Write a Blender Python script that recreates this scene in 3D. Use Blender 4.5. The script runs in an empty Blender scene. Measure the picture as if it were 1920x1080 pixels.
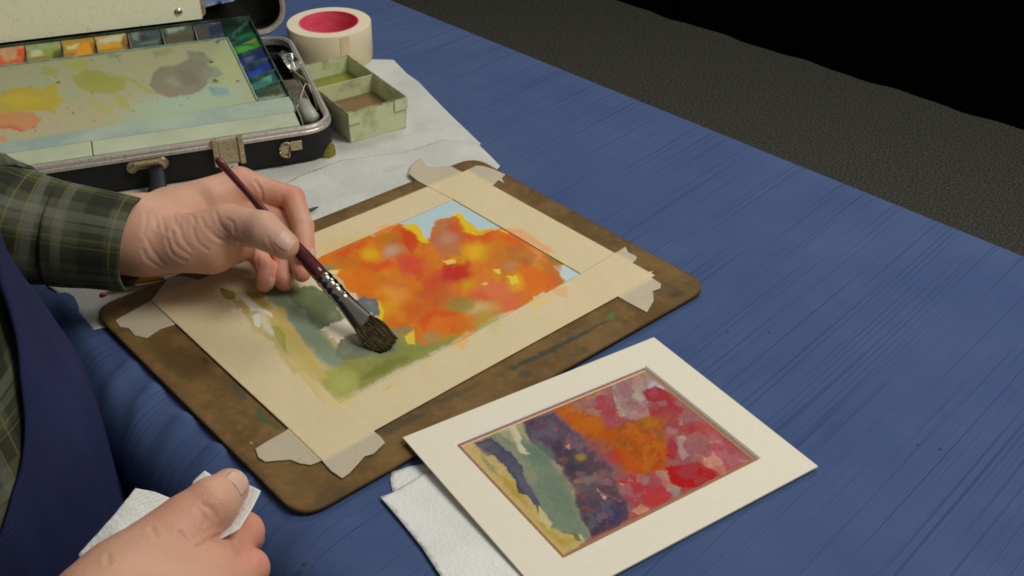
import bpy, math, random
import numpy as np
from mathutils import Vector, Matrix
random.seed(7); np.random.seed(7)
C = bpy.context.scene.collection
T = 0.75                       # height of the table top above the floor
FPX, PITCH, CAMH = 2161.4, math.radians(33.93), 0.609
# ---------------------------------------------------------------- camera
cam = bpy.data.cameras.new('camera'); camo = bpy.data.objects.new('camera', cam); C.objects.link(camo)
camo.location = (0, 0, T + CAMH); camo.rotation_euler = (math.radians(90) - PITCH, 0, 0)
cam.sensor_width = 36; cam.lens = 36 * FPX / 1920; cam.clip_start = .02
bpy.context.scene.camera = camo
# ---------------------------------------------------------------- light
w = bpy.data.worlds.new('studio'); bpy.context.scene.world = w; w.use_nodes = True
w.node_tree.nodes['Background'].inputs[0].default_value = (1.0, .985, .95, 1)
w.node_tree.nodes['Background'].inputs[1].default_value = .24
def area(name, loc, target, size, power, col=(1, 1, 1)):
    l = bpy.data.lights.new(name, 'AREA'); l.shape = 'SQUARE'; l.size = size; l.energy = power; l.color = col
    o = bpy.data.objects.new(name, l); C.objects.link(o); o.location = loc
    o.rotation_euler = (Vector(target) - Vector(loc)).to_track_quat('-Z', 'Y').to_euler()
area('key_light', (1.35, .55, 2.95), (-.1, .95, T), 1.1, 46, (1, .975, .925))
area('back_light', (.3, 2.9, 3.0), (-.1, .95, T), 1.1, 24, (1, .985, .95))
vs = bpy.context.scene.view_settings
vs.view_transform = 'Standard'; vs.look = 'None'; vs.gamma = 1; vs.use_curve_mapping = False; vs.exposure = -.20
E_TABLE = .78                  # share of white the lit table shows
# ---------------------------------------------------------------- helpers
def P(px, py, h=0.0):
    """point of the place at height h above the table top that the camera sees at (px, py)"""
    cp, sp = math.cos(PITCH), math.sin(PITCH)
    u, v = (px - 960) / FPX, -(py - 540) / FPX
    d = (u, cp + v * sp, -sp + v * cp); k = (CAMH - h) / (-d[2])
    return np.array([d[0] * k, d[1] * k, T + h])
def proj(V):
    V = np.asarray(V, float); cp, sp = math.cos(PITCH), math.sin(PITCH)
    X, Y, Z = V[:, 0], V[:, 1], V[:, 2] - T - CAMH
    z = Y * cp - Z * sp
    return 960 + FPX * X / z, 540 - FPX * (Y * sp + Z * cp) / z
def lin(c):
    c = np.asarray(c, float) / 255.0
    return np.where(c <= .04045, c / 12.92, ((c + .055) / 1.055) ** 2.4)
def col(r, g, b, k=None):
    v = np.minimum(lin((r, g, b)) / (k or E_TABLE), .93); return (float(v[0]), float(v[1]), float(v[2]), 1)
LOC = {}
def thing(name, label, cat, loc, group=None):
    o = bpy.data.objects.new(name, None); C.objects.link(o); o.location = loc; o.empty_display_size = .02
    o['label'] = label; o['category'] = cat
    if group: o['group'] = group
    LOC[o] = np.array(loc, float); return o
def tag(o, label, cat, group=None, kind=None):
    if label: o['label'] = label
    if cat: o['category'] = cat
    if group: o['group'] = group
    if kind: o['kind'] = kind
    return o
def obj(name, V, F, mat, parent=None, smooth=False, origin=None, colors=None, uv=None, label=None):
    V = np.asarray(V, float)
    base = LOC[parent] if parent is not None else np.zeros(3)
    org = base if origin is None and parent is not None else (np.array(origin, float) if origin is not None else np.array([V[:, 0].mean(), V[:, 1].mean(), V[:, 2].min()]))
    me = bpy.data.meshes.new(name)
    me.from_pydata((V - org).tolist(), [], [tuple(int(i) for i in f) for f in F]) if not isinstance(F, np.ndarray) else fast(me, V - org, F)
    if colors is not None:
        a = me.color_attributes.new('paint', 'FLOAT_COLOR', 'POINT')
        c4 = np.ones((len(V), 4), np.float32); c4[:, :3] = colors; a.data.foreach_set('color', c4.ravel())
    if uv is not None:
        a = me.attributes.new('cloth', 'FLOAT_VECTOR', 'POINT')
        u3 = np.zeros((len(V), 3), np.float32); u3[:, :uv.shape[1]] = uv; a.data.foreach_set('vector', u3.ravel())
    if mat is not None: me.materials.append(mat)
    if smooth: me.shade_smooth()
    o = bpy.data.objects.new(name, me); C.objects.link(o)
    if parent is not None: o.parent = parent; o.location = org - base
    else: o.location = org
    LOC[o] = org
    if label: o['label'] = label
    return o
def fast(me, V, F):
    n, k = F.shape
    me.vertices.add(len(V)); me.vertices.foreach_set('co', V.astype(np.float32).ravel())
    me.loops.add(n * k); me.loops.foreach_set('vertex_index', F.astype(np.int32).ravel())
    me.polygons.add(n); me.polygons.foreach_set('loop_start', np.arange(0, n * k, k, dtype=np.int32))
    me.update(calc_edges=True); me.validate()
def join(parts):
    V, F, n = [], [], 0
    for v, f in parts:
        v = np.asarray(v, float); V.append(v); F += [tuple(int(i) + n for i in q) for q in f]; n += len(v)
    return np.vstack(V), F
def prism(pts, z0, z1):
    """solid with outline pts (xy, counter-clockwise or not) between heights z0 and z1 (numbers or lists)"""
    pts = [np.asarray(p, float)[:2] for p in pts]; n = len(pts)
    a = sum(pts[i][0] * pts[(i + 1) % n][1] - pts[(i + 1) % n][0] * pts[i][1] for i in range(n))
    if a < 0: pts = pts[::-1]; 
    Z0 = [z0] * n if np.isscalar(z0) else list(z0); Z1 = [z1] * n if np.isscalar(z1) else list(z1)
    if a < 0: Z0 = Z0[::-1]; Z1 = Z1[::-1]
    V = [(p[0], p[1], z) for p, z in zip(pts, Z0)] + [(p[0], p[1], z) for p, z in zip(pts, Z1)]
    F = [tuple(range(n - 1, -1, -1)), tuple(range(n, 2 * n))] + [(i, (i + 1) % n, n + (i + 1) % n, n + i) for i in range(n)]
    return V, F
def box(c, ax, ay, az, hx, hy, hz):
    c, ax, ay, az = (np.asarray(q, float) for q in (c, ax, ay, az))
    V = [c + ax * hx * i + ay * hy * j + az * hz * k for k in (-1, 1) for j in (-1, 1) for i in (-1, 1)]
    return V, [(0, 2, 3, 1), (4, 5, 7, 6), (0, 1, 5, 4), (2, 6, 7, 3), (0, 4, 6, 2), (1, 3, 7, 5)]
def frame_of(d, up=(0, 0, 1)):
    d = np.asarray(d, float); d = d / np.linalg.norm(d)
    s = np.cross(up, d); s = s / (np.linalg.norm(s) + 1e-12); return d, s, np.cross(d, s)
def loft(path, radii, n=16, up=(0, 0, 1), side=None, caps=True):
    """closed sections along a path; radii are (across, thick) pairs or numbers"""
    path = [np.asarray(p, float) for p in path]; V, F = [], []
    m = len(path)
    for i, p in enumerate(path):
        d = path[min(i + 1, m - 1)] - path[max(i - 1, 0)]
        if side is not None:
            d = d / np.linalg.norm(d); s = np.asarray(side, float); s = s - d * (s @ d); s /= np.linalg.norm(s); b = np.cross(d, s)
        else: d, s, b = frame_of(d, up)
        ra, rb = radii[i] if hasattr(radii[i], '__len__') else (radii[i], radii[i])
        for k in range(n):
            a = 2 * math.pi * k / n; V.append(p + s * ra * math.cos(a) + b * rb * math.sin(a))
    for i in range(m - 1):
        for k in range(n):
            F.append((i * n + k, i * n + (k + 1) % n, (i + 1) * n + (k + 1) % n, (i + 1) * n + k))
    if caps: F.append(tuple(range(n - 1, -1, -1))); F.append(tuple(range((m - 1) * n, m * n)))
    return V, F
def lathe(c, prof, n=64):
    """closed profile of (radius, height) turned about a vertical axis through c"""
    V, F, m = [], [], len(prof)
    for k in range(n):
        a = 2 * math.pi * k / n
        V += [(c[0] + r * math.cos(a), c[1] + r * math.sin(a), c[2] + z) for r, z in prof]
    for k in range(n):
        for j in range(m):
            F.append((k * m + j, ((k + 1) % n) * m + j, ((k + 1) % n) * m + (j + 1) % m, k * m + (j + 1) % m))
    return V, F
def bevel(o, wdt, seg=2, ang=40):
    m = o.modifiers.new('bevel', 'BEVEL'); m.width = wdt; m.segments = seg; m.limit_method = 'ANGLE'; m.angle_limit = math.radians(ang); return o
# value noise on arrays
_tab = np.random.RandomState(3).rand(256, 256)
def vn(x, y, s=0):
    x = np.asarray(x, float) + s * 17.31; y = np.asarray(y, float) + s * 9.73
    xi, yi = np.floor(x).astype(int), np.floor(y).astype(int); fx, fy = x - xi, y - yi
    fx = fx * fx * (3 - 2 * fx); fy = fy * fy * (3 - 2 * fy)
    g = lambda i, j: _tab[(xi + i) % 256, (yi + j) % 256]
    return (g(0, 0) * (1 - fx) + g(1, 0) * fx) * (1 - fy) + (g(0, 1) * (1 - fx) + g(1, 1) * fx) * fy
def fbm(x, y, s=0, o=4):
    r, a, t = 0, 1., 0
    for i in range(o): r = r + a * vn(x * 2 ** i, y * 2 ** i, s + i); t += a; a *= .5
    return r / t - .5
def sstep(a, b, x): t = np.clip((x - a) / (b - a), 0, 1); return t * t * (3 - 2 * t)
def polysd(x, y, poly):
    """signed distance, positive inside"""
    poly = np.asarray(poly, float); d = np.full(x.shape, 1e9); ins = np.zeros(x.shape, bool); n = len(poly)
    for i in range(n):
        ax, ay = poly[i]; bx, by = poly[(i + 1) % n]; ex, ey = bx - ax, by - ay
        t = np.clip(((x - ax) * ex + (y - ay) * ey) / (ex * ex + ey * ey + 1e-9), 0, 1)
        d = np.minimum(d, (x - ax - t * ex) ** 2 + (y - ay - t * ey) ** 2)
        cnd = (ay > y) != (by > y)
        ins ^= cnd & (x < (bx - ax) * (y - ay) / ((by - ay) if by != ay else 1e-9) + ax)
    d = np.sqrt(d); return np.where(ins, d, -d)
# ---------------------------------------------------------------- node materials
class NM:
    def __init__(s, name, base=(.5, .5, .5, 1), rough=.6, metal=0, spec=.5):
        s.m = bpy.data.materials.new(name); s.m.use_nodes = True; s.t = s.m.node_tree; s.N = s.t.nodes; s.L = s.t.links
        s.b = s.N['Principled BSDF']; s.set(base, rough, metal, spec)
    def set(s, base, rough, metal, spec):
        s.b.inputs['Base Color'].default_value = base; s.b.inputs['Roughness'].default_value = rough
        s.b.inputs['Metallic'].default_value = metal; s.b.inputs['Specular IOR Level'].default_value = spec
    def n(s, t, **k):
        x = s.N.new(t)
        for a, v in k.items():
            if hasattr(x, a): setattr(x, a, v)
            else: x.inputs[a.replace('_', ' ')].default_value = v
        return x
    def l(s, a, b): s.L.new(a, b)
    def coord(s, kind='Object', scale=(1, 1, 1), rot=(0, 0, 0), attr=None):
        if attr: tc = s.n('ShaderNodeAttribute', attribute_name=attr); out = tc.outputs['Vector']
        else: tc = s.n('ShaderNodeTexCoord'); out = tc.outputs[kind]
        mp = s.n('ShaderNodeMapping'); mp.inputs['Scale'].default_value = scale; mp.inputs['Rotation'].default_value = rot
        s.l(out, mp.inputs[0]); return mp.outputs[0]
    def noise(s, vec, scale=10, detail=4, rough=.6, out='Fac'):
        x = s.n('ShaderNodeTexNoise'); x.inputs['Scale'].default_value = scale; x.inputs['Detail'].default_value = detail; x.inputs['Roughness'].default_value = rough
        s.l(vec, x.inputs['Vector']); return x.outputs[out]
    def ramp(s, fac, stops):
        r = s.n('ShaderNodeValToRGB'); e = r.color_ramp.elements
        while len(e) < len(stops): e.new(.5)
        for q, (p, c) in zip(e, stops): q.position = p; q.color = c if len(c) == 4 else (*c, 1)
        s.l(fac, r.inputs[0]); return r.outputs[0]
    def mix(s, fac, a, b, blend='MIX'):
        x = s.n('ShaderNodeMix', data_type='RGBA', blend_type=blend)
        for v, i in ((fac, 0), (a, 6), (b, 7)):
            if hasattr(v, 'default_value') or hasattr(v, 'links'): s.l(v, x.inputs[i])
            else: x.inputs[i].default_value = v
        return x.outputs[2]
    def math(s, op, a, b=None):
        x = s.n('ShaderNodeMath', operation=op)
        for v, i in ((a, 0), (b, 1)):
            if v is None: continue
            if hasattr(v, 'links'): s.l(v, x.inputs[i])
            else: x.inputs[i].default_value = v
        return x.outputs[0]
    def color(s, o): s.l(o, s.b.inputs['Base Color']); return s
    def bump(s, h, strength=.3, dist=.001):
        x = s.n('ShaderNodeBump'); x.inputs['Strength'].default_value = strength; x.inputs['Distance'].default_value = dist
        s.l(h, x.inputs['Height']); s.l(x.outputs[0], s.b.inputs['Normal']); return s
def g4(v): return (v, v, v, 1)
def speckled(name, base, dark, scale=30, rough=.6, spec=.3, lo=.42, hi=.62, bump=.15, bs=400, bd=.0004, metal=0):
    m = NM(name, base, rough, metal, spec); v = m.coord()
    m.color(m.ramp(m.noise(v, scale, 6, .65), [(lo, dark), (hi, base)]))
    if bump: m.bump(m.noise(v, bs, 3), bump, bd)
    return m.m
def painted(name, rough=.6, spec=.35, bs=900, bump=.25, bd=.0003):
    m = NM(name, (1, 1, 1, 1), rough, 0, spec); a = m.n('ShaderNodeVertexColor', layer_name='paint'); m.color(a.outputs[0])
    if bump: m.bump(m.noise(m.coord(), bs, 3), bump, bd)
    return m.m
# ================================================================= the setting
NRM = np.array([.723, .691, 0]); TD = np.array([.691, -.723, 0])      # across the table (away from the painter) and along it
def NT(off, t, h=0): return NRM * off + TD * t + np.array([0, 0, T + h])
m = NM('carpet', (.03, .03, .028, 1), .95, 0, .1); v = m.coord()
m.color(m.ramp(m.noise(v, 230, 6, .8), [(.34, col(20, 21, 19)), (.5, col(58, 58, 52)), (.64, col(120, 120, 106))]))
m.bump(m.noise(v, 400, 3), .5, .002); M_carpet = m.m
fl = obj('floor', *prism([(-4, -3), (5, -3), (5, 8), (-4, 8)], -.1, 0), M_carpet); fl['kind'] = 'structure'
w0, w1 = P(1150, 0, -T), P(1920, 245, -T); dw = (w1 - w0) / np.linalg.norm(w1 - w0); nw = np.array([-dw[1], dw[0], 0])
if nw[1] < 0: nw = -nw
m = NM('black_drape', (.0022, .0022, .0025, 1), .9, 0, .08); m.bump(m.noise(m.coord(), 60, 3), .3, .003); M_drape = m.m
# black studio drape hanging in shallow vertical folds behind the table
V, F = [], []; N_ = 340
for i in range(N_ + 1):
    s = -5.4 + 8.8 * i / N_; q = w0 + dw * s + nw * (.02 + .006 * math.sin(s * 19) + .003 * math.sin(s * 43 + 1))
    V += [(q[0], q[1], 0.0), (q[0], q[1], 2.9)]
for i in range(N_): F.append((2 * i, 2 * i + 2, 2 * i + 3, 2 * i + 1))
wb = obj('wall_back', V, F, M_drape, smooth=True); wb['kind'] = 'structure'
sm_ = wb.modifiers.new('s', 'SOLIDIFY'); sm_.thickness = .02; sm_.offset = 1

V, F = [], []
for i in range(241):
    y_ = -2.8 + 10.6 * i / 240; x_ = -3.4 + .03 * math.sin(y_ * 19) + .015 * math.sin(y_ * 41); V += [(x_, y_, 0), (x_, y_, 2.9)]
for i in range(240): F.append((2 * i, 2 * i + 2, 2 * i + 3, 2 * i + 1))
wl_ = obj('wall_left', V, F, M_drape, smooth=True); wl_['kind'] = 'structure'; sm_ = wl_.modifiers.new('s', 'SOLIDIFY'); sm_.thickness = .02; sm_.offset = 1
# ---- table under the cloth
M_wood = speckled('table_wood', col(120, 95, 66), col(90, 66, 42), 12)
M_leg = NM('table_leg_metal', col(95, 95, 95), .35, .8).m
OFF0, OFF1, T0, T1 = .310, 1.014, -1.75, .78
table = thing('table', 'long folding table hidden under the blue ribbed tablecloth', 'table', NT(.63, -.5, -T))
o = obj('tabletop', *prism([NT(OFF0 + .01, T0 + .01), NT(OFF1 - .01, T0 + .01), NT(OFF1 - .01, T1 - .01), NT(OFF0 + .01, T1 - .01)], T - .034, T - .005), M_wood, table)
for a, b in ((OFF0 + .08, T0 + .2), (OFF1 - .08, T0 + .2), (OFF0 + .08, T1 - .2), (OFF1 - .08, T1 - .2)):
    obj('leg', *loft([NT(a, b, -T), NT(a, b, -.034)], [.014, .014], 12, up=(0, 1, 0)), M_leg, table, smooth=False)
# ---- tablecloth: one sheet over the top, hanging down all four sides
def cloth_h(x, y):
    """soft folds where the cloth is pushed up by the painter"""
    px, py = proj(np.stack([x, y, np.full_like(x, T)], 1))
    h = np.zeros_like(x)
    ridges = [([(120, 575), (170, 660), (205, 720), (210, 790)], 20, .008), ([(150, 650), (230, 640), (320, 610), (400, 600)], 16, .0),
              ([(250, 760), (240, 830), (300, 900)], 22, .008), ([(190, 725), (250, 685), (310, 655)], 11, .009), ([(225, 790), (290, 730), (345, 690)], 13, .009),
              ([(270, 850), (340, 790), (400, 760)], 15, .008), ([(330, 910), (400, 850), (450, 825)], 15, .007), ([(520, 1080), (560, 1010), (640, 980)], 22, .005), ([(400, 930), (470, 900)], 16, .004)]
    for pts, wd, amp in ridges:
        d = np.full_like(x, 1e9)
        for (ax, ay), (bx, by) in zip(pts[:-1], pts[1:]):
            ex, ey = bx - ax, by - ay; t = np.clip(((px - ax) * ex + (py - ay) * ey) / (ex * ex + ey * ey), 0, 1)
            d = np.minimum(d, np.hypot(px - ax - t * ex, py - ay - t * ey))
        h += amp * np.exp(-(d / wd) ** 2)
    h += .0010 * fbm(x * 14, y * 14, 5, 3)
    return h
bset = [P(170, 580)[:2], P(889, 294)[:2], P(1332, 536)[:2], P(563, 973)[:2]]
def cloth_mesh():
    drop, step = .45, .006
    a0, a1 = OFF0 - drop, OFF1 + drop; b0, b1 = T0 - drop, T1 + drop
    A = np.arange(a0, a1 + step, step); B = np.concatenate([np.arange(b0, -1.25, .03), np.arange(-1.25, b1 + step, step)])
    aa, bb = np.meshgrid(A, B, indexing='ij'); a, b = aa.ravel(), bb.ravel()
    ca, cb = np.clip(a, OFF0, OFF1), np.clip(b, T0, T1)
    ea, eb = a - ca, b - cb; d = np.hypot(ea, eb); r = .055
    # rounded edge, then a hanging skirt that waves in and out
    ang = np.clip(d / r, 0, math.pi / 2); out = r * np.sin(ang); dn = r * (1 - np.cos(ang)) + np.maximum(d - r * math.pi / 2, 0)
    s = np.where(np.abs(ea) > np.abs(eb), cb, ca)
    wave = (.5 + .5 * np.sin(s * 26 + 2 * np.sin(s * 7))) * .05 * sstep(.03, .3, d) * (a > OFF0 - .0)
    ux, uy = np.where(d > 0, ea / (d + 1e-9), 0), np.where(d > 0, eb / (d + 1e-9), 0)
    fa, fb = ca + ux * (out + wave), cb + uy * (out + wave)
    X = NRM[0] * fa + TD[0] * fb; Y = NRM[1] * fa + TD[1] * fb
    h = cloth_h(X, Y)
    sd = polysd(X, Y, np.array(bset)); keep = 1 - sstep(-.02, .0, sd)
    on = (d < .0001)
    Z = T - dn + np.where(on, h * keep, 0) + np.where(~on & (a < OFF0), h * np.exp(-d / .03), 0)
    na, nb = len(A), len(B); idx = np.arange(na * nb).reshape(na, nb)
    F = np.stack([idx[:-1, :-1], idx[1:, :-1], idx[1:, 1:], idx[:-1, 1:]], -1).reshape(-1, 4)
    uv = np.stack([a, b + .012 * fbm(a * 2.2, b * 1.1, 8, 2)], 1)
    return np.stack([X, Y, Z], 1), F, uv
m = NM('blue_ribbed_cloth', col(62, 78, 108), .85, 0, .12)
v = m.coord(attr='cloth', scale=(1, 1, 1), rot=(0, 0, math.radians(4)))
sx = m.n('ShaderNodeSeparateXYZ'); m.l(v, sx.inputs[0])
big = m.noise(v, 9, 3)
cx = m.n('ShaderNodeCombineXYZ'); m.l(m.math('MULTIPLY', sx.outputs[0], 2.2), cx.inputs[0]); m.l(m.math('MULTIPLY', sx.outputs[1], 380), cx.inputs[1])
ribs = m.noise(cx.outputs[0], 1, 1.5, .5)
cy = m.n('ShaderNodeCombineXYZ'); m.l(m.math('MULTIPLY', sx.outputs[0], 1.2), cy.inputs[0]); m.l(m.math('MULTIPLY', sx.outputs[1], 110), cy.inputs[1])
creases = m.noise(cy.outputs[0], 1, 3, .6)
wv = m.math('SINE', m.math('MULTIPLY', sx.outputs[1], 2 * math.pi / .0026))
wv2 = m.math('MULTIPLY', m.math('ADD', wv, 1), .5)
fine = m.noise(v, 1500, 2)
basec = m.ramp(big, [(.3, col(58, 75, 112)), (.7, col(68, 84, 118))])
c1 = m.mix(m.ramp(ribs, [(.30, g4(.70)), (.43, g4(0))]), basec, col(38, 54, 90))
c2 = m.mix(m.ramp(creases, [(.30, g4(.45)), (.37, g4(0))]), c1, col(38, 52, 88))
c3 = m.mix(m.ramp(fine, [(.3, g4(.18)), (.6, g4(0))]), c2, col(90, 104, 136))
c3 = m.mix(m.math('MULTIPLY', wv2, .16), c3, col(40, 54, 86)); m.color(c3)
hh = m.math('ADD', m.math('MULTIPLY', wv2, .45), m.math('ADD', m.math('MULTIPLY', ribs, .8), m.math('MULTIPLY', creases, .4)))
m.bump(hh, .45, .0008); M_cloth = m.m
V, F, uv = cloth_mesh()
tc = obj('tablecloth', V, F, M_cloth, smooth=True, uv=uv, origin=NT(.63, -.5, 0))
tag(tc, 'blue finely ribbed tablecloth spread over the table, rumpled beside the apron', 'tablecloth')
# ================================================================= watercolour painter: colour per point of a sheet
def paint(px, py, rgb, strokes, warp=5.0, clip=None):
    """strokes: (colour, alpha, softness px, polygon) or (colour, alpha, softness, (cx, cy, rx, ry, degrees))"""
    wx = px + warp * 2.6 * fbm(px / 13, py / 13, 1, 5) + warp * .9 * fbm(px / 3.2, py / 3.2, 11, 2); wy = py + warp * 2.6 * fbm(px / 13, py / 13, 6, 5) + warp * .9 * fbm(px / 3.2, py / 3.2, 16, 2)
    for i, (c, al, soft, shp) in enumerate(strokes):
        c = lin(c)
        if isinstance(shp, dict):        # blotches of one pigment wandering inside an outline
            arr = np.asarray(shp['in'], float); k = shp['scale']
            m_ = sstep(-4, 8, polysd(wx, wy, arr)); n = fbm(px / k + i * 3.1, py / k * 1.2, 20 + i, 5)
            a_ = (sstep(shp['t'] - soft, shp['t'] + soft, n) * al * m_)[:, None]; rgb[:] = rgb * (1 - a_) + c * a_; continue
        arr = np.asarray(shp, float)
        if arr.ndim == 1:
            cx, cy, rx, ry, a = arr; a = math.radians(a)
            q = np.abs(px - cx) + np.abs(py - cy) < 3 * (max(rx, ry) + soft + warp * 2)
            X, Y = wx[q] - cx, wy[q] - cy
            u = (X * math.cos(a) + Y * math.sin(a)) / rx; v = (-X * math.sin(a) + Y * math.cos(a)) / ry
            sd = (1 - np.hypot(u, v)) * min(rx, ry)
        else:
            lo, hi = arr.min(0) - soft - warp * 2, arr.max(0) + soft + warp * 2
            q = (px > lo[0]) & (px < hi[0]) & (py > lo[1]) & (py < hi[1])
            sd = polysd(wx[q], wy[q], arr)
        a_ = sstep(-soft, soft, sd) * al * (1 + .22 * fbm(wx[q] / 9, wy[q] / 9, i, 3))
        if soft < 6: a_ = a_ * (1 + .22 * np.exp(-(sd / 3.5) ** 2))   # pigment gathers along the edge of a wash
        if clip is not None: a_ = a_ * clip[q]
        a_ = np.clip(a_, 0, 1)[:, None]
        rgb[q] = rgb[q] * (1 - a_) + c * a_
    return rgb
def deepen(rgb, k, sat):
    mx = rgb.max(1, keepdims=True); mn_ = rgb.min(1, keepdims=True); s_ = (mx - mn_) / (mx + 1e-6)
    L = rgb @ np.array([.3, .6, .1]); L = L[:, None]; return np.clip((L + (rgb - L) * (1 + (sat - 1) * s_)) * (1 - k * s_), .003, 1)
def sheet(corners, step, zf=None):
    """grid over a quad given by four points (around); returns V, F"""
    a, b, c, d = (np.asarray(q, float) for q in corners)
    nu = max(2, int(max(np.linalg.norm(d - a), np.linalg.norm(c - b)) / step)); nv = max(2, int(max(np.linalg.norm(b - a), np.linalg.norm(c - d)) / step))
    u, v = np.meshgrid(np.linspace(0, 1, nu + 1), np.linspace(0, 1, nv + 1), indexing='ij'); u, v = u.ravel()[:, None], v.ravel()[:, None]
    V = (a * (1 - u) + d * u) * (1 - v) + (b * (1 - u) + c * u) * v
    idx = np.arange((nu + 1) * (nv + 1)).reshape(nu + 1, nv + 1)
    F = np.stack([idx[:-1, :-1], idx[1:, :-1], idx[1:, 1:], idx[:-1, 1:]], -1).reshape(-1, 4)
    n = np.cross(V[F[0, 1]] - V[F[0, 0]], V[F[0, 3]] - V[F[0, 0]])
    if n[2] < 0: F = F[:, ::-1]
    return V, F
def solid_sheet(V, F, th):
    """close a grid sheet into a thin slab"""
    n = len(V); W = V.copy(); W[:, 2] -= th
    e = {}
    E1 = np.concatenate([F[:, [i, (i + 1) % 4]] for i in range(4)])
    key = E1.min(1).astype(np.int64) * (2 * n) + E1.max(1); un, inv, cnt = np.unique(key, return_inverse=True, return_counts=True)
    B = E1[cnt[inv] == 1]
    S = np.stack([B[:, 1], B[:, 0], B[:, 0] + n, B[:, 1] + n], 1)
    return np.vstack([V, W]), np.vstack([F, F[:, ::-1] + n, S])
def c4(*pts): return [(480 + x / 2.5263, 360 + y / 2.5263) for x, y in pts]
def e4(x, y, rx, ry, a=0): return (480 + x / 2.5263, 360 + y / 2.5263, rx / 2.5263, ry / 2.5263, a)
def c5(*pts): return [(740 + x / 2.3475, 620 + y / 2.3475) for x, y in pts]
def e5(x, y, rx, ry, a=0): return (740 + x / 2.3475, 620 + y / 2.3475, rx / 2.3475, ry / 2.3475, a)
def c6(*pts): return [(400 + x / 3.1775, 360 + y / 3.1775) for x, y in pts]
def c7(*pts): return [(160 + x / 2.3484, 520 + y / 2.3484) for x, y in pts]
CROWN = c4((320, 290), (420, 250), (600, 180), (690, 165), (760, 190), (800, 238), (850, 160), (930, 120), (1050, 190), (1200, 170), (1390, 270), (1450, 350), (1450, 440), (1310, 490), (1240, 560), (1030, 630), (900, 700), (760, 690), (600, 630), (590, 520), (480, 490), (390, 400))
INNER = [(850, 374), (1088, 513), (635, 756), (420, 559)]
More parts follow.
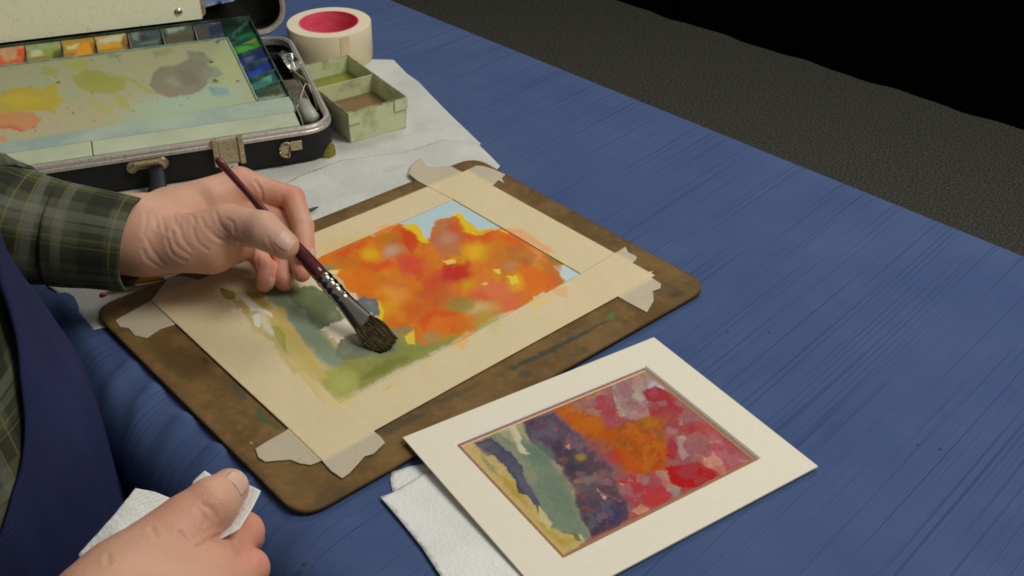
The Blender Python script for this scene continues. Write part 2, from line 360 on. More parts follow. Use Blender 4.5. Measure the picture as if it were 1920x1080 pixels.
# ---- first painting: the autumn tree being painted (colours as they are on the paper)
W1 = [
 ((168, 192, 198), .95, 2, c4((560, 190), (940, 38), (1200, 190), (1000, 230), (850, 240), (700, 180))),
 ((176, 196, 200), .95, 1.5, c4((1390, 330), (1535, 384), (1470, 430), (1420, 390))),
 # the path and meadow, wet into wet
 ((196, 180, 128), .9, 8, c7((560, 40), (700, 60), (860, 260), (1000, 430), (1120, 580), (1200, 500), (1500, 330), (1500, 240), (1100, 250), (900, 60))),
 ((140, 142, 78), .95, 6, c4((380, 800), (470, 740), (620, 700), (760, 660), (1020, 640), (1160, 580), (1140, 610), (900, 730), (640, 860), (490, 945), (420, 900))),
 ((130, 142, 112), .95, 7, c4((20, 470), (100, 455), (200, 430), (330, 600), (300, 650), (400, 760), (420, 850), (330, 820), (220, 690), (110, 560))),
 ((114, 130, 112), .7, 12, e4(230, 640, 60, 120, -35)),
 ((120, 134, 116), .7, 10, e4(350, 780, 40, 60, -35)),
 ((180, 158, 84), .85, 8, c4((60, 540), (130, 590), (220, 720), (330, 880), (390, 960), (330, 930), (230, 800), (110, 650))),
 ((165, 166, 92), .9, 8, c4((300, 850), (430, 830), (490, 860), (485, 940), (395, 985), (340, 930))),
 ((176, 182, 112), .5, 10, e4(420, 900, 50, 30, -30)),
 ((120, 128, 66), .6, 14, e4(620, 800, 90, 25, -28)),
 ((112, 122, 70), .5, 14, e4(800, 740, 110, 22, -25)),
 # dark shrubs left of the tree
 ((104, 116, 84), .95, 3, c4((150, 480), (240, 440), (330, 470), (420, 600), (300, 652), (255, 610), (230, 560), (200, 550))),
 ((92, 102, 66), .6, 8, e4(300, 550, 60, 55, 0)),
 ((134, 136, 88), .6, 8, c4((320, 340), (430, 345), (400, 380), (340, 380))),
 ((116, 126, 88), .8, 5, c4((240, 380), (330, 330), (440, 345), (360, 380), (300, 420))),
 # tree crown: flat orange base then wet bloomed colours and one painted-in grey sheen
 ((222, 128, 44), .97, 1.8, c4((290, 318), (330, 290), (420, 250), (500, 215), (570, 208), (600, 170), (690, 158), (760, 190), (800, 238), (838, 238), (828, 190), (850, 160), (842, 145), (900, 128), (930, 112), (975, 120), (1050, 175), (1040, 210), (1160, 172), (1200, 160), (1270, 215), (1390, 270), (1458, 340), (1405, 338), (1462, 430), (1420, 460), (1310, 495), (1300, 540), (1240, 560), (1160, 570), (1030, 642), (1000, 660), (900, 705), (790, 720), (740, 690), (700, 680), (600, 640), (578, 600), (590, 520), (480, 500), (420, 440), (385, 400), (400, 360), (310, 340))),
 ((214, 92, 40), .7, .12, {'in': CROWN, 'scale': 46, 't': .06}), ((230, 166, 50), .75, .12, {'in': CROWN, 'scale': 42, 't': .09}), ((190, 118, 60), .7, .10, {'in': CROWN, 'scale': 36, 't': .10}), ((216, 120, 66), .6, .09, {'in': CROWN, 'scale': 30, 't': .10}), ((202, 66, 42), .5, .08, {'in': CROWN, 'scale': 28, 't': .15}),
 ((222, 80, 44), .8, 16, e4(700, 215, 60, 45, 10)), ((214, 76, 46), .6, 14, e4(480, 250, 80, 22, -25)),
 ((214, 148, 52), .8, 12, e4(620, 210, 45, 35, 0)), ((140, 118, 60), .6, 10, e4(655, 225, 28, 16, 0)),
 ((182, 142, 112), .8, 8, e4(650, 280, 52, 34, -10)), ((196, 168, 148), .45, 6, e4(640, 285, 38, 20, -10)),  # last two: grey sheen on the wet wash, put in as colour
 ((236, 204, 40), .95, 3, c4((690, 170), (740, 148), (790, 200), (820, 240), (780, 238), (740, 190))),
 ((234, 190, 44), .9, 8, e4(545, 300, 50, 24, 20)), ((226, 86, 62), .75, 14, e4(650, 345, 85, 28, 5)),
 ((214, 78, 74), .65, 14, e4(740, 340, 50, 35, 0)), ((230, 138, 60), .7, 18, e4(480, 420, 90, 50, 20)),
 ((228, 116, 50), .6, 16, e4(560, 450, 90, 30, 10)), ((236, 176, 92), .8, 14, e4(670, 490, 65, 28, 15)),
 ((232, 172, 52), .8, 16, e4(610, 560, 50, 40, 20)), ((222, 118, 48), .7, 16, e4(660, 620, 60, 40, 0)),
 ((186, 122, 84), .85, 8, c4((835, 200), (855, 140), (930, 125), (985, 220), (960, 300), (880, 310), (840, 260))),
 ((202, 78, 52), .7, 12, e4(935, 180, 30, 45, 20)), ((188, 160, 140), .5, 8, e4(915, 215, 38, 26, -20)),
 ((238, 202, 36), .95, 3, c4((930, 98), (975, 110), (1010, 150), (1060, 175), (1140, 180), (1060, 205), (1000, 200), (960, 130))),
 ((238, 190, 70), .85, 12, e4(1040, 280, 55, 38, 10)), ((222, 92, 44), .75, 12, e4(1090, 220, 90, 20, 5)),
 ((222, 96, 54), .75, 14, e4(1230, 235, 90, 26, 20)), ((200, 126, 60), .75, 18, e4(1160, 290, 70, 45, 10)),
 ((178, 138, 100), .65, 8, e4(1205, 350, 36, 30, 0)), ((226, 154, 98), .8, 12, e4(1325, 300, 40, 36, 20)),
 ((196, 50, 42), .92, 9, c4((870, 370), (910, 345), (1010, 340), (1025, 395), (960, 425), (880, 415))),
 ((206, 66, 56), .6, 16, e4(840, 420, 90, 40, -20)), ((204, 88, 50), .6, 20, e4(800, 500, 100, 50, 0)),
 ((226, 120, 46), .85, 14, e4(1300, 410, 80, 52, 20)), ((188, 116, 60), .75, 10, c4((1340, 330), (1405, 340), (1460, 430), (1420, 455), (1400, 400))),
 ((158, 124, 60), .8, 4, c4((1360, 300), (1400, 290), (1462, 342), (1400, 335))),
 ((230, 176, 62), .85, 7, e4(1230, 430, 40, 45, 20)), ((206, 176, 50), .7, 10, e4(1010, 445, 28, 22, 0)),
 ((222, 124, 86), .85, 12, e4(1140, 465, 80, 45, 15)), ((214, 84, 78), .6, 10, e4(1060, 490, 45, 25, 10)),
 ((224, 110, 82), .7, 10, e4(1200, 525, 60, 32, -10)), ((150, 140, 66), .8, 14, e4(980, 535, 55, 25, 0)),
 ((206, 190, 128), .8, 12, e4(1060, 550, 65, 28, -5)), ((168, 160, 80), .7, 10, e4(1070, 600, 60, 22, -20)),
 ((226, 122, 46), .85, 12, e4(880, 610, 100, 48, 0)), ((212, 76, 40), .75, 9, c4((760, 620), (800, 570), (880, 560), (980, 570), (930, 590), (840, 590), (790, 650))),
 ((160, 144, 92), .85, 8, e4(835, 690, 48, 26, 0)), ((208, 88, 44), .55, 12, e4(740, 560, 40, 40, 0)),
 ((176, 108, 56), .6, 5, c4((1180, 260), (1260, 250), (1330, 300), (1300, 340), (1200, 320))), ((150, 132, 70), .7, 6, c4((930, 500), (1010, 505), (1040, 540), (960, 570), (900, 550))),
 ((192, 120, 50), .6, 6, c4((560, 190), (640, 180), (700, 200), (640, 250), (570, 240))), ((206, 70, 40), .6, 3, c4((690, 170), (740, 190), (770, 240), (740, 300), (700, 240))),
 ((120, 122, 58), .75, 5, c4((560, 830), (640, 790), (740, 770), (700, 800), (600, 860), (500, 890))), ((150, 152, 70), .6, 5, c4((700, 760), (820, 740), (900, 690), (960, 670), (860, 740), (740, 790))),
 ((236, 172, 40), .8, 4, c4((580, 610), (600, 640), (660, 660), (640, 690), (600, 660))), ((198, 96, 50), .6, 5, c4((600, 640), (640, 655), (690, 650), (660, 670))),
 # yellow flecks, unpainted chips
 ((240, 206, 60), .95, 1.2, c4((578, 600), (590, 520), (608, 560), (600, 620), (580, 625))),
 ((232, 204, 110), .95, 1, c4((888, 325), (945, 325), (948, 338), (905, 345))), ((232, 204, 110), .95, 1, c4((1115, 362), (1160, 362), (1160, 392), (1138, 388))),
 ((236, 208, 90), .95, 1.2, c4((1180, 400), (1235, 395), (1250, 432), (1215, 440), (1205, 415))), ((236, 202, 60), .9, 1.5, c4((975, 185), (1045, 190), (1050, 205), (990, 192))),
 ((238, 214, 96), .9, 1.2, c4((1150, 180), (1200, 182), (1195, 196), (1165, 192))), ((232, 206, 90), .9, 1.2, c4((708, 690), (740, 650), (755, 715), (720, 722))),
 ((240, 206, 120), .7, 1.5, e4(1085, 435, 14, 8, 0)), ((232, 214, 150), .9, 1.2, c4((345, 378), (400, 368), (385, 385), (355, 390))),
 # slate blob and the dark strokes under the brush
 ((94, 104, 106), .97, 1.5, c4((470, 512), (510, 497), (570, 508), (586, 545), (575, 580), (540, 590), (495, 570))),
 ((110, 116, 96), .9, 4, c4((375, 760), (400, 700), (480, 665), (600, 660), (660, 690), (650, 745), (540, 770), (440, 800), (385, 790))),
 ((98, 112, 100), .7, 8, e4(620, 745, 60, 22, -20)), ((126, 136, 92), .8, 4, c4((600, 660), (730, 630), (740, 660), (680, 690), (640, 690))),
 ((210, 203, 182), .97, 1, c4((300, 650), (420, 608), (470, 600), (480, 660), (440, 668), (390, 720), (372, 672), (350, 690), (340, 662))),
 ((214, 206, 186), .95, 1, c4((515, 575), (550, 572), (552, 605), (535, 600))),
]
W1_TAPE = [  # paint that ran over the tape border
 ((184, 168, 104), .75, 5, c6((120, 640), (200, 650), (260, 700), (300, 830), (380, 860), (440, 960), (520, 1080), (470, 1080), (360, 900), (230, 810), (180, 720))),
 ((198, 178, 112), .85, 4, c6((360, 675), (425, 690), (440, 760), (530, 880), (610, 1000), (680, 1100), (620, 1130), (500, 1060), (440, 960), (400, 860), (350, 790), (330, 730))),
 ((168, 158, 84), .8, 2.5, c6((345, 790), (400, 800), (430, 870), (440, 960), (415, 945), (372, 860))),
 ((150, 138, 60), .92, 1.5, c6((30, 568), (60, 572), (108, 585), (132, 615), (120, 642), (72, 632), (48, 600))), ((96, 80, 34), .8, 1, c6((30, 570), (58, 572), (60, 582), (45, 582))),
 ((190, 170, 104), .8, 2, c6((120, 640), (170, 640), (205, 680), (215, 730), (170, 720), (140, 690))),
 ((182, 166, 92), .85, 2, c6((185, 588), (250, 596), (300, 640), (352, 690), (345, 705), (290, 685), (215, 625))),
 ((208, 203, 190), .95, 1, c6((150, 618), (205, 628), (290, 690), (352, 728), (352, 752), (300, 722), (232, 704), (195, 662))),
 ((206, 202, 190), .95, 1, c6((236, 738), (270, 728), (288, 768), (276, 802), (242, 792))), ((206, 200, 184), .9, .8, c6((106, 698), (128, 704), (134, 724), (118, 718))), ((206, 200, 184), .9, .8, c6((148, 686), (162, 692), (172, 712), (158, 708))),
 ((196, 174, 104), .6, 4, c7((900, 370), (1010, 450), (1080, 560), (1060, 560), (980, 480))),
 ((206, 188, 128), .8, 2, c7((1010, 480), (1060, 520), (1120, 545), (1180, 520), (1200, 520), (1170, 560), (1110, 575), (1060, 560))),
 ((226, 150, 90), .6, 3, c4((1150, 170), (1250, 175), (1340, 230), (1420, 290), (1370, 280), (1250, 220))),
 ((222, 160, 104), .55, 3, c4((1390, 460), (1470, 450), (1478, 505), (1430, 490))),
 ((222, 190, 110), .6, 3, c4((1290, 520), (1400, 480), (1390, 520), (1310, 560))),
 ((226, 172, 104), .7, 2.5, c4((920, 720), (1000, 660), (1060, 650), (1010, 690), (985, 745), (960, 735))),
 ((196, 184, 116), .5, 3, c4((1050, 640), (1160, 580), (1170, 610), (1120, 680), (1110, 640))),
 ((214, 176, 96), .7, 1.5, c4((600, 930), (655, 900), (640, 925), (610, 940))),
 ((206, 186, 120), .5, 3, c4((780, 810), (860, 750), (830, 800), (795, 860))),
 ((216, 176, 100), .35, 6, c4((290, 240), (400, 225), (540, 200), (480, 240), (330, 300))),
 ((206, 190, 120), .4, 5, c4((400, 215), (480, 200), (560, 200), (470, 235))),
 ((234, 142, 72), .6, 3, c4((560, 200), (600, 160), (680, 155), (640, 180), (590, 205))),
 ((224, 178, 120), .4, 4, c4((540, 205), (600, 158), (650, 150), (590, 190))),
]
for cx_, cy_, r_ in ((400, 545, 2), (1090, 690, 1.5), (980, 780, 1.5), (735, 640, 1), (900, 760, 2), (560, 860, 1.5), (700, 715, 2.2), (760, 800, 1.5), (545, 590, 1.5), (1000, 330, 1)):
    W1_TAPE.append(((150, 130, 70), .7, 1, (cx_, cy_, r_, r_, 0)))
# ---- second painting: the finished one in the mat
PINK = c5((700, 350), (960, 235), (1105, 160), (1620, 560), (1100, 800), (1000, 760), (960, 640), (1200, 600), (1190, 450), (900, 380))
ORG = c5((700, 350), (780, 320), (920, 390), (1190, 400), (1210, 560), (1100, 640), (980, 620), (830, 480))
DRK = c5((560, 400), (700, 360), (830, 480), (960, 600), (1020, 760), (940, 880), (870, 910), (800, 780), (700, 590))
W2 = [
 ((178, 100, 98), 1, 1, c5((300, 480), (1100, 140), (1640, 560), (740, 1020))),
 ((138, 104, 108), .95, 8, c5((500, 380), (760, 300), (860, 470), (960, 620), (1060, 780), (800, 960), (600, 560))),
 ((176, 168, 132), .97, 5, c5((280, 470), (540, 370), (640, 480), (760, 640), (860, 900), (740, 1020))),
 ((178, 166, 154), .95, 2.5, c5((960, 230), (1105, 160), (1260, 260), (1180, 270), (1100, 330), (1040, 380), (990, 380), (960, 290))),
 ((168, 152, 134), .7, 10, e5(1060, 220, 60, 35, -20)), ((190, 202, 206), .9, 3, c5((1120, 230), (1160, 215), (1200, 250), (1160, 262), (1110, 290))),
 ((186, 158, 118), .8, 8, c5((780, 330), (900, 270), (960, 300), (890, 400), (800, 390))),
 ((180, 96, 104), .92, 1.5, c5((870, 310), (930, 262), (960, 265), (972, 330), (960, 360), (1000, 400), (960, 430), (905, 390), (920, 350), (880, 345))),
 ((184, 140, 134), .92, 1.5, c5((1010, 305), (1080, 320), (1110, 300), (1120, 380), (1060, 395), (1020, 380), (1040, 340))),
 ((182, 66, 78), .9, 1.8, c5((1095, 262), (1150, 240), (1190, 262), (1280, 350), (1400, 440), (1380, 500), (1320, 460), (1260, 440), (1200, 400), (1130, 370), (1140, 320), (1105, 300))),
 ((206, 98, 86), .7, 6, e5(1280, 330, 70, 30, 40)), ((200, 100, 100), .8, 8, e5(1370, 430, 80, 30, 38)),
 ((176, 116, 112), .9, 3, c5((1270, 470), (1340, 440), (1400, 480), (1390, 540), (1340, 570), (1290, 540))), ((196, 120, 124), .9, 8, c5((1380, 440), (1560, 560), (1450, 625), (1440, 560), (1380, 540))),
 ((186, 96, 90), .7, 6, c5((1180, 350), (1290, 390), (1300, 460), (1230, 450))), ((160, 84, 96), .6, 8, e5(1200, 410, 50, 30, 20)),
 # orange heart
 ((218, 118, 62), .95, 5, c5((700, 350), (770, 320), (820, 370), (910, 380), (900, 430), (960, 460), (940, 500), (850, 480), (760, 400))),
 ((212, 132, 56), .8, 8, e5(870, 420, 60, 30, 20)), ((216, 112, 40), .95, 9, c5((880, 440), (960, 430), (1080, 420), (1160, 470), (1200, 520), (1190, 600), (1100, 640), (1010, 620), (960, 560), (930, 490))),
 ((196, 140, 46), .85, 7, e5(1130, 405, 65, 28, -10)), ((170, 108, 56), .7, 8, e5(1010, 490, 50, 30, 10)), ((150, 96, 40), .5, 6, e5(1060, 530, 40, 12, 30)),
 ((206, 72, 74), .7, 8, e5(960, 550, 50, 30, 30)), ((200, 78, 60), .6, 8, e5(1150, 560, 30, 50, 10)),
 ((206, 42, 58), .92, 2, c5((1210, 470), (1250, 510), (1230, 570), (1180, 560), (1200, 520))),
 ((192, 176, 168), .8, 3, c5((1240, 470), (1275, 460), (1270, 510), (1300, 550), (1270, 570), (1250, 530))),
 ((222, 160, 140), .92, 1.5, c5((1320, 545), (1380, 560), (1400, 530), (1460, 600), (1450, 640), (1420, 620), (1350, 590))),
 ((205, 44, 46), .95, 2, c5((1190, 600), (1280, 590), (1340, 580), (1420, 632), (1400, 650), (1340, 690), (1250, 690), (1200, 650))),
 ((200, 150, 130), .9, 2.5, c5((1150, 620), (1200, 610), (1210, 670), (1260, 690), (1240, 720), (1180, 680))), ((146, 138, 136), .8, 5, e5(1220, 710, 36, 26, 10)),
 ((206, 70, 80), .9, 3, c5((960, 660), (1060, 650), (1180, 680), (1220, 730), (1150, 770), (1100, 760), (1010, 700))), ((186, 90, 96), .7, 8, e5(1120, 660, 80, 30, 10)),
 ((206, 84, 84), .8, 4, e5(1130, 740, 80, 30, -15)), ((222, 162, 132), .9, 1.5, c5((1050, 790), (1085, 760), (1130, 785), (1080, 810), (1040, 800))),
 ((156, 98, 104), .42, .05, {'in': PINK, 'scale': 30, 't': .08}), ((188, 74, 80), .42, .04, {'in': PINK, 'scale': 26, 't': .10}), ((214, 160, 146), .42, .03, {'in': PINK, 'scale': 22, 't': .21}), ((150, 122, 124), .6, .04, {'in': PINK, 'scale': 32, 't': .13}), ((214, 130, 66), .7, .05, {'in': ORG, 'scale': 22, 't': .08}), ((168, 96, 60), .6, .05, {'in': ORG, 'scale': 17, 't': .12}),
 # dark violet trees
 ((88, 72, 92), .95, 4, c5((560, 400), (640, 375), (700, 360), (770, 430), (830, 480), (810, 560), (780, 610), (720, 590), (660, 540), (600, 490))),
 ((104, 82, 92), .7, 10, e5(700, 440, 60, 40, 30)), ((120, 98, 110), .7, 10, e5(800, 500, 50, 40, 20)), ((150, 96, 92), .6, 12, e5(900, 510, 60, 35, 20)),
 ((72, 64, 76), .85, 8, e5(760, 560, 60, 40, 40)), ((54, 56, 62), .8, 8, e5(800, 620, 45, 30, 10)), ((60, 70, 72), .6, 10, e5(850, 590, 60, 30, 0)),
 ((140, 98, 104), .8, 12, e5(930, 610, 80, 40, 10)), ((160, 130, 104), .85, 5, c5((760, 680), (850, 640), (930, 610), (880, 650), (820, 690), (770, 700))),
 ((84, 68, 82), .95, 3, c5((790, 720), (870, 690), (960, 740), (1020, 760), (1030, 830), (940, 880), (870, 910), (830, 840), (800, 780))),
 ((70, 62, 104), .8, 6, e5(950, 810, 60, 40, -20)), ((120, 88, 100), .6, 8, e5(890, 710, 70, 25, 10)), ((214, 170, 158), .85, 1.2, c5((880, 690), (935, 725), (930, 750), (905, 720))),
 ((206, 160, 140), .85, 1.2, c5((965, 735), (1000, 745), (990, 760))),
 ((66, 56, 72), .7, .06, {'in': DRK, 'scale': 24, 't': .06}), ((140, 104, 110), .6, .06, {'in': DRK, 'scale': 20, 't': .16}), ((96, 100, 110), .5, .06, {'in': DRK, 'scale': 26, 't': .12}), ((176, 112, 74), .35, .04, {'in': DRK, 'scale': 14, 't': .18}),
 # meadow and path
 ((122, 134, 114), .97, 6, c5((420, 440), (520, 420), (600, 500), (680, 560), (760, 660), (800, 780), (850, 880), (860, 920), (790, 920), (680, 860), (620, 760), (560, 640), (500, 540), (430, 490))),
 ((150, 152, 122), .7, 8, c5((420, 445), (500, 430), (560, 560), (640, 640), (600, 700), (540, 620), (470, 500))),
 ((96, 122, 106), .7, 10, e5(640, 540, 60, 40, 40)), ((104, 124, 104), .5, 14, e5(720, 720, 40, 90, -35)),
 ((78, 76, 98), .93, 2, c5((350, 490), (430, 470), (500, 530), (560, 590), (570, 640), (640, 760), (640, 820), (600, 740), (545, 715), (530, 660), (480, 590), (440, 555), (390, 545))),
 ((104, 108, 120), .6, 8, e5(580, 680, 20, 70, -28)), ((206, 200, 170), .97, 1.2, c5((445, 440), (530, 415), (560, 470), (550, 490), (600, 545), (560, 545), (530, 500), (480, 470))),
 ((130, 130, 104), .6, 4, c5((455, 450), (505, 430), (535, 500), (500, 500))),
 ((56, 56, 72), .9, 1.5, c5((385, 545), (440, 545), (420, 552), (390, 552))), ((48, 52, 66), .9, 1.5, c5((530, 665), (560, 700), (565, 718), (545, 712))), ((48, 52, 66), .9, 1.5, c5((625, 780), (645, 815), (635, 812))),
 ((214, 192, 128), .98, 1.5, c5((290, 500), (350, 495), (395, 548), (440, 560), (480, 600), (530, 665), (545, 715), (600, 745), (640, 820), (680, 870), (780, 900), (830, 935), (740, 985))),
 ((208, 186, 140), .6, 6, c5((350, 500), (430, 560), (470, 620), (420, 600))), ((196, 166, 84), .7, 6, c5((470, 640), (530, 680), (600, 790), (560, 760), (490, 690))),
 ((196, 170, 90), .6, 6, c5((620, 830), (720, 900), (790, 930), (740, 960), (660, 880))), ((150, 146, 112), .6, 2, c5((380, 540), (440, 600), (460, 650), (400, 590))),
 ((214, 200, 150), .9, 1.2, c5((630, 765), (655, 800), (700, 850), (680, 870), (640, 830))), ((128, 128, 84), .9, 2, c5((770, 885), (815, 895), (825, 925), (795, 920))),
 ((220, 206, 160), .9, 1, c5((812, 890), (826, 900), (832, 930), (822, 925))), ((196, 160, 70), .8, 4, e5(820, 555, 22, 14, 0)),
 ((222, 168, 130), .85, 1, c5((755, 505), (775, 502), (772, 522))), ((216, 160, 130), .85, 1, c5((980, 668), (1005, 670), (1000, 684))),
]
rs_ = np.random.RandomState(4)
for i in range(46):   # dry-brush flecks round the orange heart
    W2.append(((74, 70, 62), .75, .6, e5(1080 + rs_.randn() * 75, 450 + rs_.randn() * 50, 2.5, 1.6, rs_.rand() * 90)))
for i in range(10):
    W2.append(((110, 100, 70), .6, .5, e5(390 + rs_.rand() * 70, 560 + rs_.rand() * 60, 3, 1, 60)))

# ================================================================= drawing board, paper, tape
h_t, h_b = .0020, .0062         # towel top, board top
BC = [P(170, 580, h_b), P(889, 294, h_b), P(1332, 536, h_b), P(563, 973, h_b)]
bctr = sum(BC) / 4
board = thing('drawing_board', 'worn brown hardboard drawing board with rounded corners, taped sheet on it', 'drawing board', (bctr[0], bctr[1], T + .002))
def rounded(corners, r, n=6):
    out = []; m_ = len(corners)
    for i in range(m_):
        p, a, b = (np.asarray(q, float)[:2] for q in (corners[i], corners[i - 1], corners[(i + 1) % m_]))
        da, db = (a - p) / np.linalg.norm(a - p), (b - p) / np.linalg.norm(b - p)
        for k in range(n + 1):
            t = k / n; out.append((p + da * r) * (1 - t) ** 2 + 2 * p * t * (1 - t) + (p + db * r) * t ** 2)
    return out
# grid clipped to the rounded outline: outer ring of vertices pulled onto the outline
def tri_fill(outline, step):
    """grid points inside an outline plus outline itself, as a mesh whose border follows the outline"""
    import mathutils.geometry as mg
    ol = np.asarray(outline, float)
    dens = []
    for i in range(len(ol)):
        a, b = ol[i], ol[(i + 1) % len(ol)]; k = max(1, int(np.linalg.norm(b - a) / step))
        dens += [a + (b - a) * j / k for j in range(k)]
    dens = np.array(dens); lo, hi = ol.min(0), ol.max(0)
    gx, gy = np.meshgrid(np.arange(lo[0], hi[0], step), np.arange(lo[1], hi[1], step)); gx, gy = gx.ravel(), gy.ravel()
    s = polysd(gx, gy, dens) > step * .5; pts = [Vector(p) for p in dens] + [Vector(p) for p in np.stack([gx[s], gy[s]], 1)]
    n = len(dens)
    V, _, F, *_r = mg.delaunay_2d_cdt(pts, [(i, (i + 1) % n) for i in range(n)], [list(range(n))], 1, 1e-7)
    return np.array([tuple(v) for v in V]), [tuple(f) for f in F], n
def slab(V2, F, zt, th):
    """solid from a triangulated outline; zt top heights"""
    n = len(V2); Vt = np.column_stack([V2, zt]); Vb = np.column_stack([V2, zt - th])
    Fa = np.array(F); 
    a = Vt[Fa[0]]; 
    if np.cross(a[1] - a[0], a[2] - a[0])[2] < 0: Fa = Fa[:, ::-1]
    E1 = np.concatenate([Fa[:, [i, (i + 1) % 3]] for i in range(3)]); key = E1.min(1) * (2 * n) + E1.max(1)
    un, inv, cnt = np.unique(key, return_inverse=True, return_counts=True); B = E1[cnt[inv] == 1]
    T1_ = np.stack([B[:, 1], B[:, 0], B[:, 0] + n], 1); T2_ = np.stack([B[:, 1], B[:, 0] + n, B[:, 1] + n], 1)
    return np.vstack([Vt, Vb]), np.vstack([Fa, Fa[:, ::-1] + n, T1_, T2_])
V2_, Fb0, nn_ = tri_fill(np.array(rounded(BC, .024)), .0021); V = np.column_stack([V2_, np.full(len(V2_), T + h_b)])
px, py = proj(V); x, y = V[:, 0] * 100, V[:, 1] * 100
n1, n2, n3 = fbm(x * .35, y * .35, 1, 5), fbm(x * 1.6, y * 1.6, 2, 4), fbm(x * 6, y * 6, 3, 2)
base = lin((112, 87, 50)); dark = lin((82, 60, 30)); pale = lin((134, 108, 66))
a = np.clip(.5 - n1 * 2.2, 0, 1)[:, None]; rgb = base * (1 - a * .75) + dark * a * .75
a = np.clip(n2 * 2.0, 0, .8)[:, None]; rgb = rgb * (1 - a * .5) + pale * a * .5
a = np.clip(n3 * 1.5, 0, .5)[:, None]; rgb = rgb * (1 - a * .3)
edge = sstep(.006, .0, polysd(V[:, 0], V[:, 1], np.array(rounded(BC, .024))))[:, None] * (.5 + n2[:, None]); rgb = rgb * (1 - edge * .4) + lin((60, 42, 22)) * edge * .4
BS = [((70, 52, 30), .6, 10, c7((330, 330), (420, 300), (520, 350), (560, 420), (460, 460), (350, 400))), ((64, 50, 34), .8, 2, c7((505, 360), (530, 345), (550, 375), (525, 380))),
      ((62, 70, 58), .75, 5, c7((640, 470), (690, 480), (720, 540), (690, 540))), ((58, 84, 58), .85, 3, c7((735, 560), (770, 575), (810, 640), (780, 640))), ((72, 76, 50), .7, 6, c7((780, 620), (860, 640), (890, 670), (840, 670))),
      ((60, 66, 50), .6, 4, [(775, 770), (860, 745), (905, 715), (870, 728), (800, 755)]), ((52, 58, 44), .8, 1.8, [(955, 688), (1040, 650), (1140, 598), (1150, 596), (1040, 660), (960, 694)]),
      ((66, 110, 70), .8, 2, [(1138, 592), (1155, 584), (1150, 596), (1136, 600)]), ((70, 66, 48), .8, 3, (985, 702, 14, 7, -10)), ((70, 62, 44), .6, 4, (1090, 660, 16, 7, -20)),
      ((70, 66, 48), .6, 4, (700, 850, 20, 8, -40)), ((64, 60, 44), .7, 5, c7((1200, 690), (1350, 640), (1500, 590), (1500, 610), (1340, 690), (1230, 720))),
      ((76, 60, 38), .6, 7, (1250, 545, 30, 14, 20)), ((64, 52, 34), .6, 3, (1268, 552, 12, 5, -20)), ((74, 62, 40), .5, 6, (620, 930, 40, 14, -30)), ((80, 70, 50), .6, 2, c7((1020, 850), (1100, 830), (1060, 860))),
      ((80, 64, 38), .5, 6, (470, 880, 30, 14, 45)), ((82, 62, 34), .5, 10, (300, 650, 40, 20, 45)), ((120, 74, 44), .5, 3, c7((1180, 770), (1230, 760), (1200, 785)))]
for i in range(36):
    k = rs_.rand(); BS.append(((195, 185, 155), .7, .4, (320 + k * 500 + rs_.randn() * 60, 640 + k * 200 + rs_.randn() * 90, .4 + rs_.rand() * .7, .5, 0)))
rgb = paint(px, py, rgb, BS, 3)
V, F = slab(V[:, :2], Fb0, V[:, 2], .0042); rgb = np.vstack([rgb, np.tile(lin((88, 66, 38)), (len(rgb), 1))])
M_board = painted('hardboard', .62, .15, 700, .25, .0003)
obj('panel', V, F, M_board, board, colors=np.minimum(rgb / E_TABLE, .9))
# watercolour paper
PP = [(283, 562), (874, 320.5), (1228, 516), (602, 862)]
h_p = h_b + .0006
paper = thing('watercolour_paper', 'sheet of watercolour paper with a half painted orange autumn tree, on the board', 'painting', P(735, 575, h_p - .0005))
V, F = sheet([P(x, y, h_p) for x, y in PP], .00055)
V[:, 2] += .0001 * fbm(V[:, 0] * 300, V[:, 1] * 300, 2, 2)
px, py = proj(V)
rgb = np.tile(lin((206, 197, 168)), (len(V), 1)) * (1 + .06 * fbm(px / 3, py / 3, 4, 3))[:, None]
rgb = paint(px, py, rgb, W1, 4); rgb = paint(px, py, rgb, W1_TAPE, 3)
rgb = deepen(rgb, .30, 1.12); V, F = solid_sheet(V, F, .0005); rgb = np.vstack([rgb, np.tile(lin((206, 197, 168)), (len(V) // 2, 1))])
M_paper = painted('wet_watercolour_paper', .5, .15, 1300, .35, .0003)
obj('paper_sheet', V, F, M_paper, paper, colors=np.minimum(rgb / E_TABLE, .92))
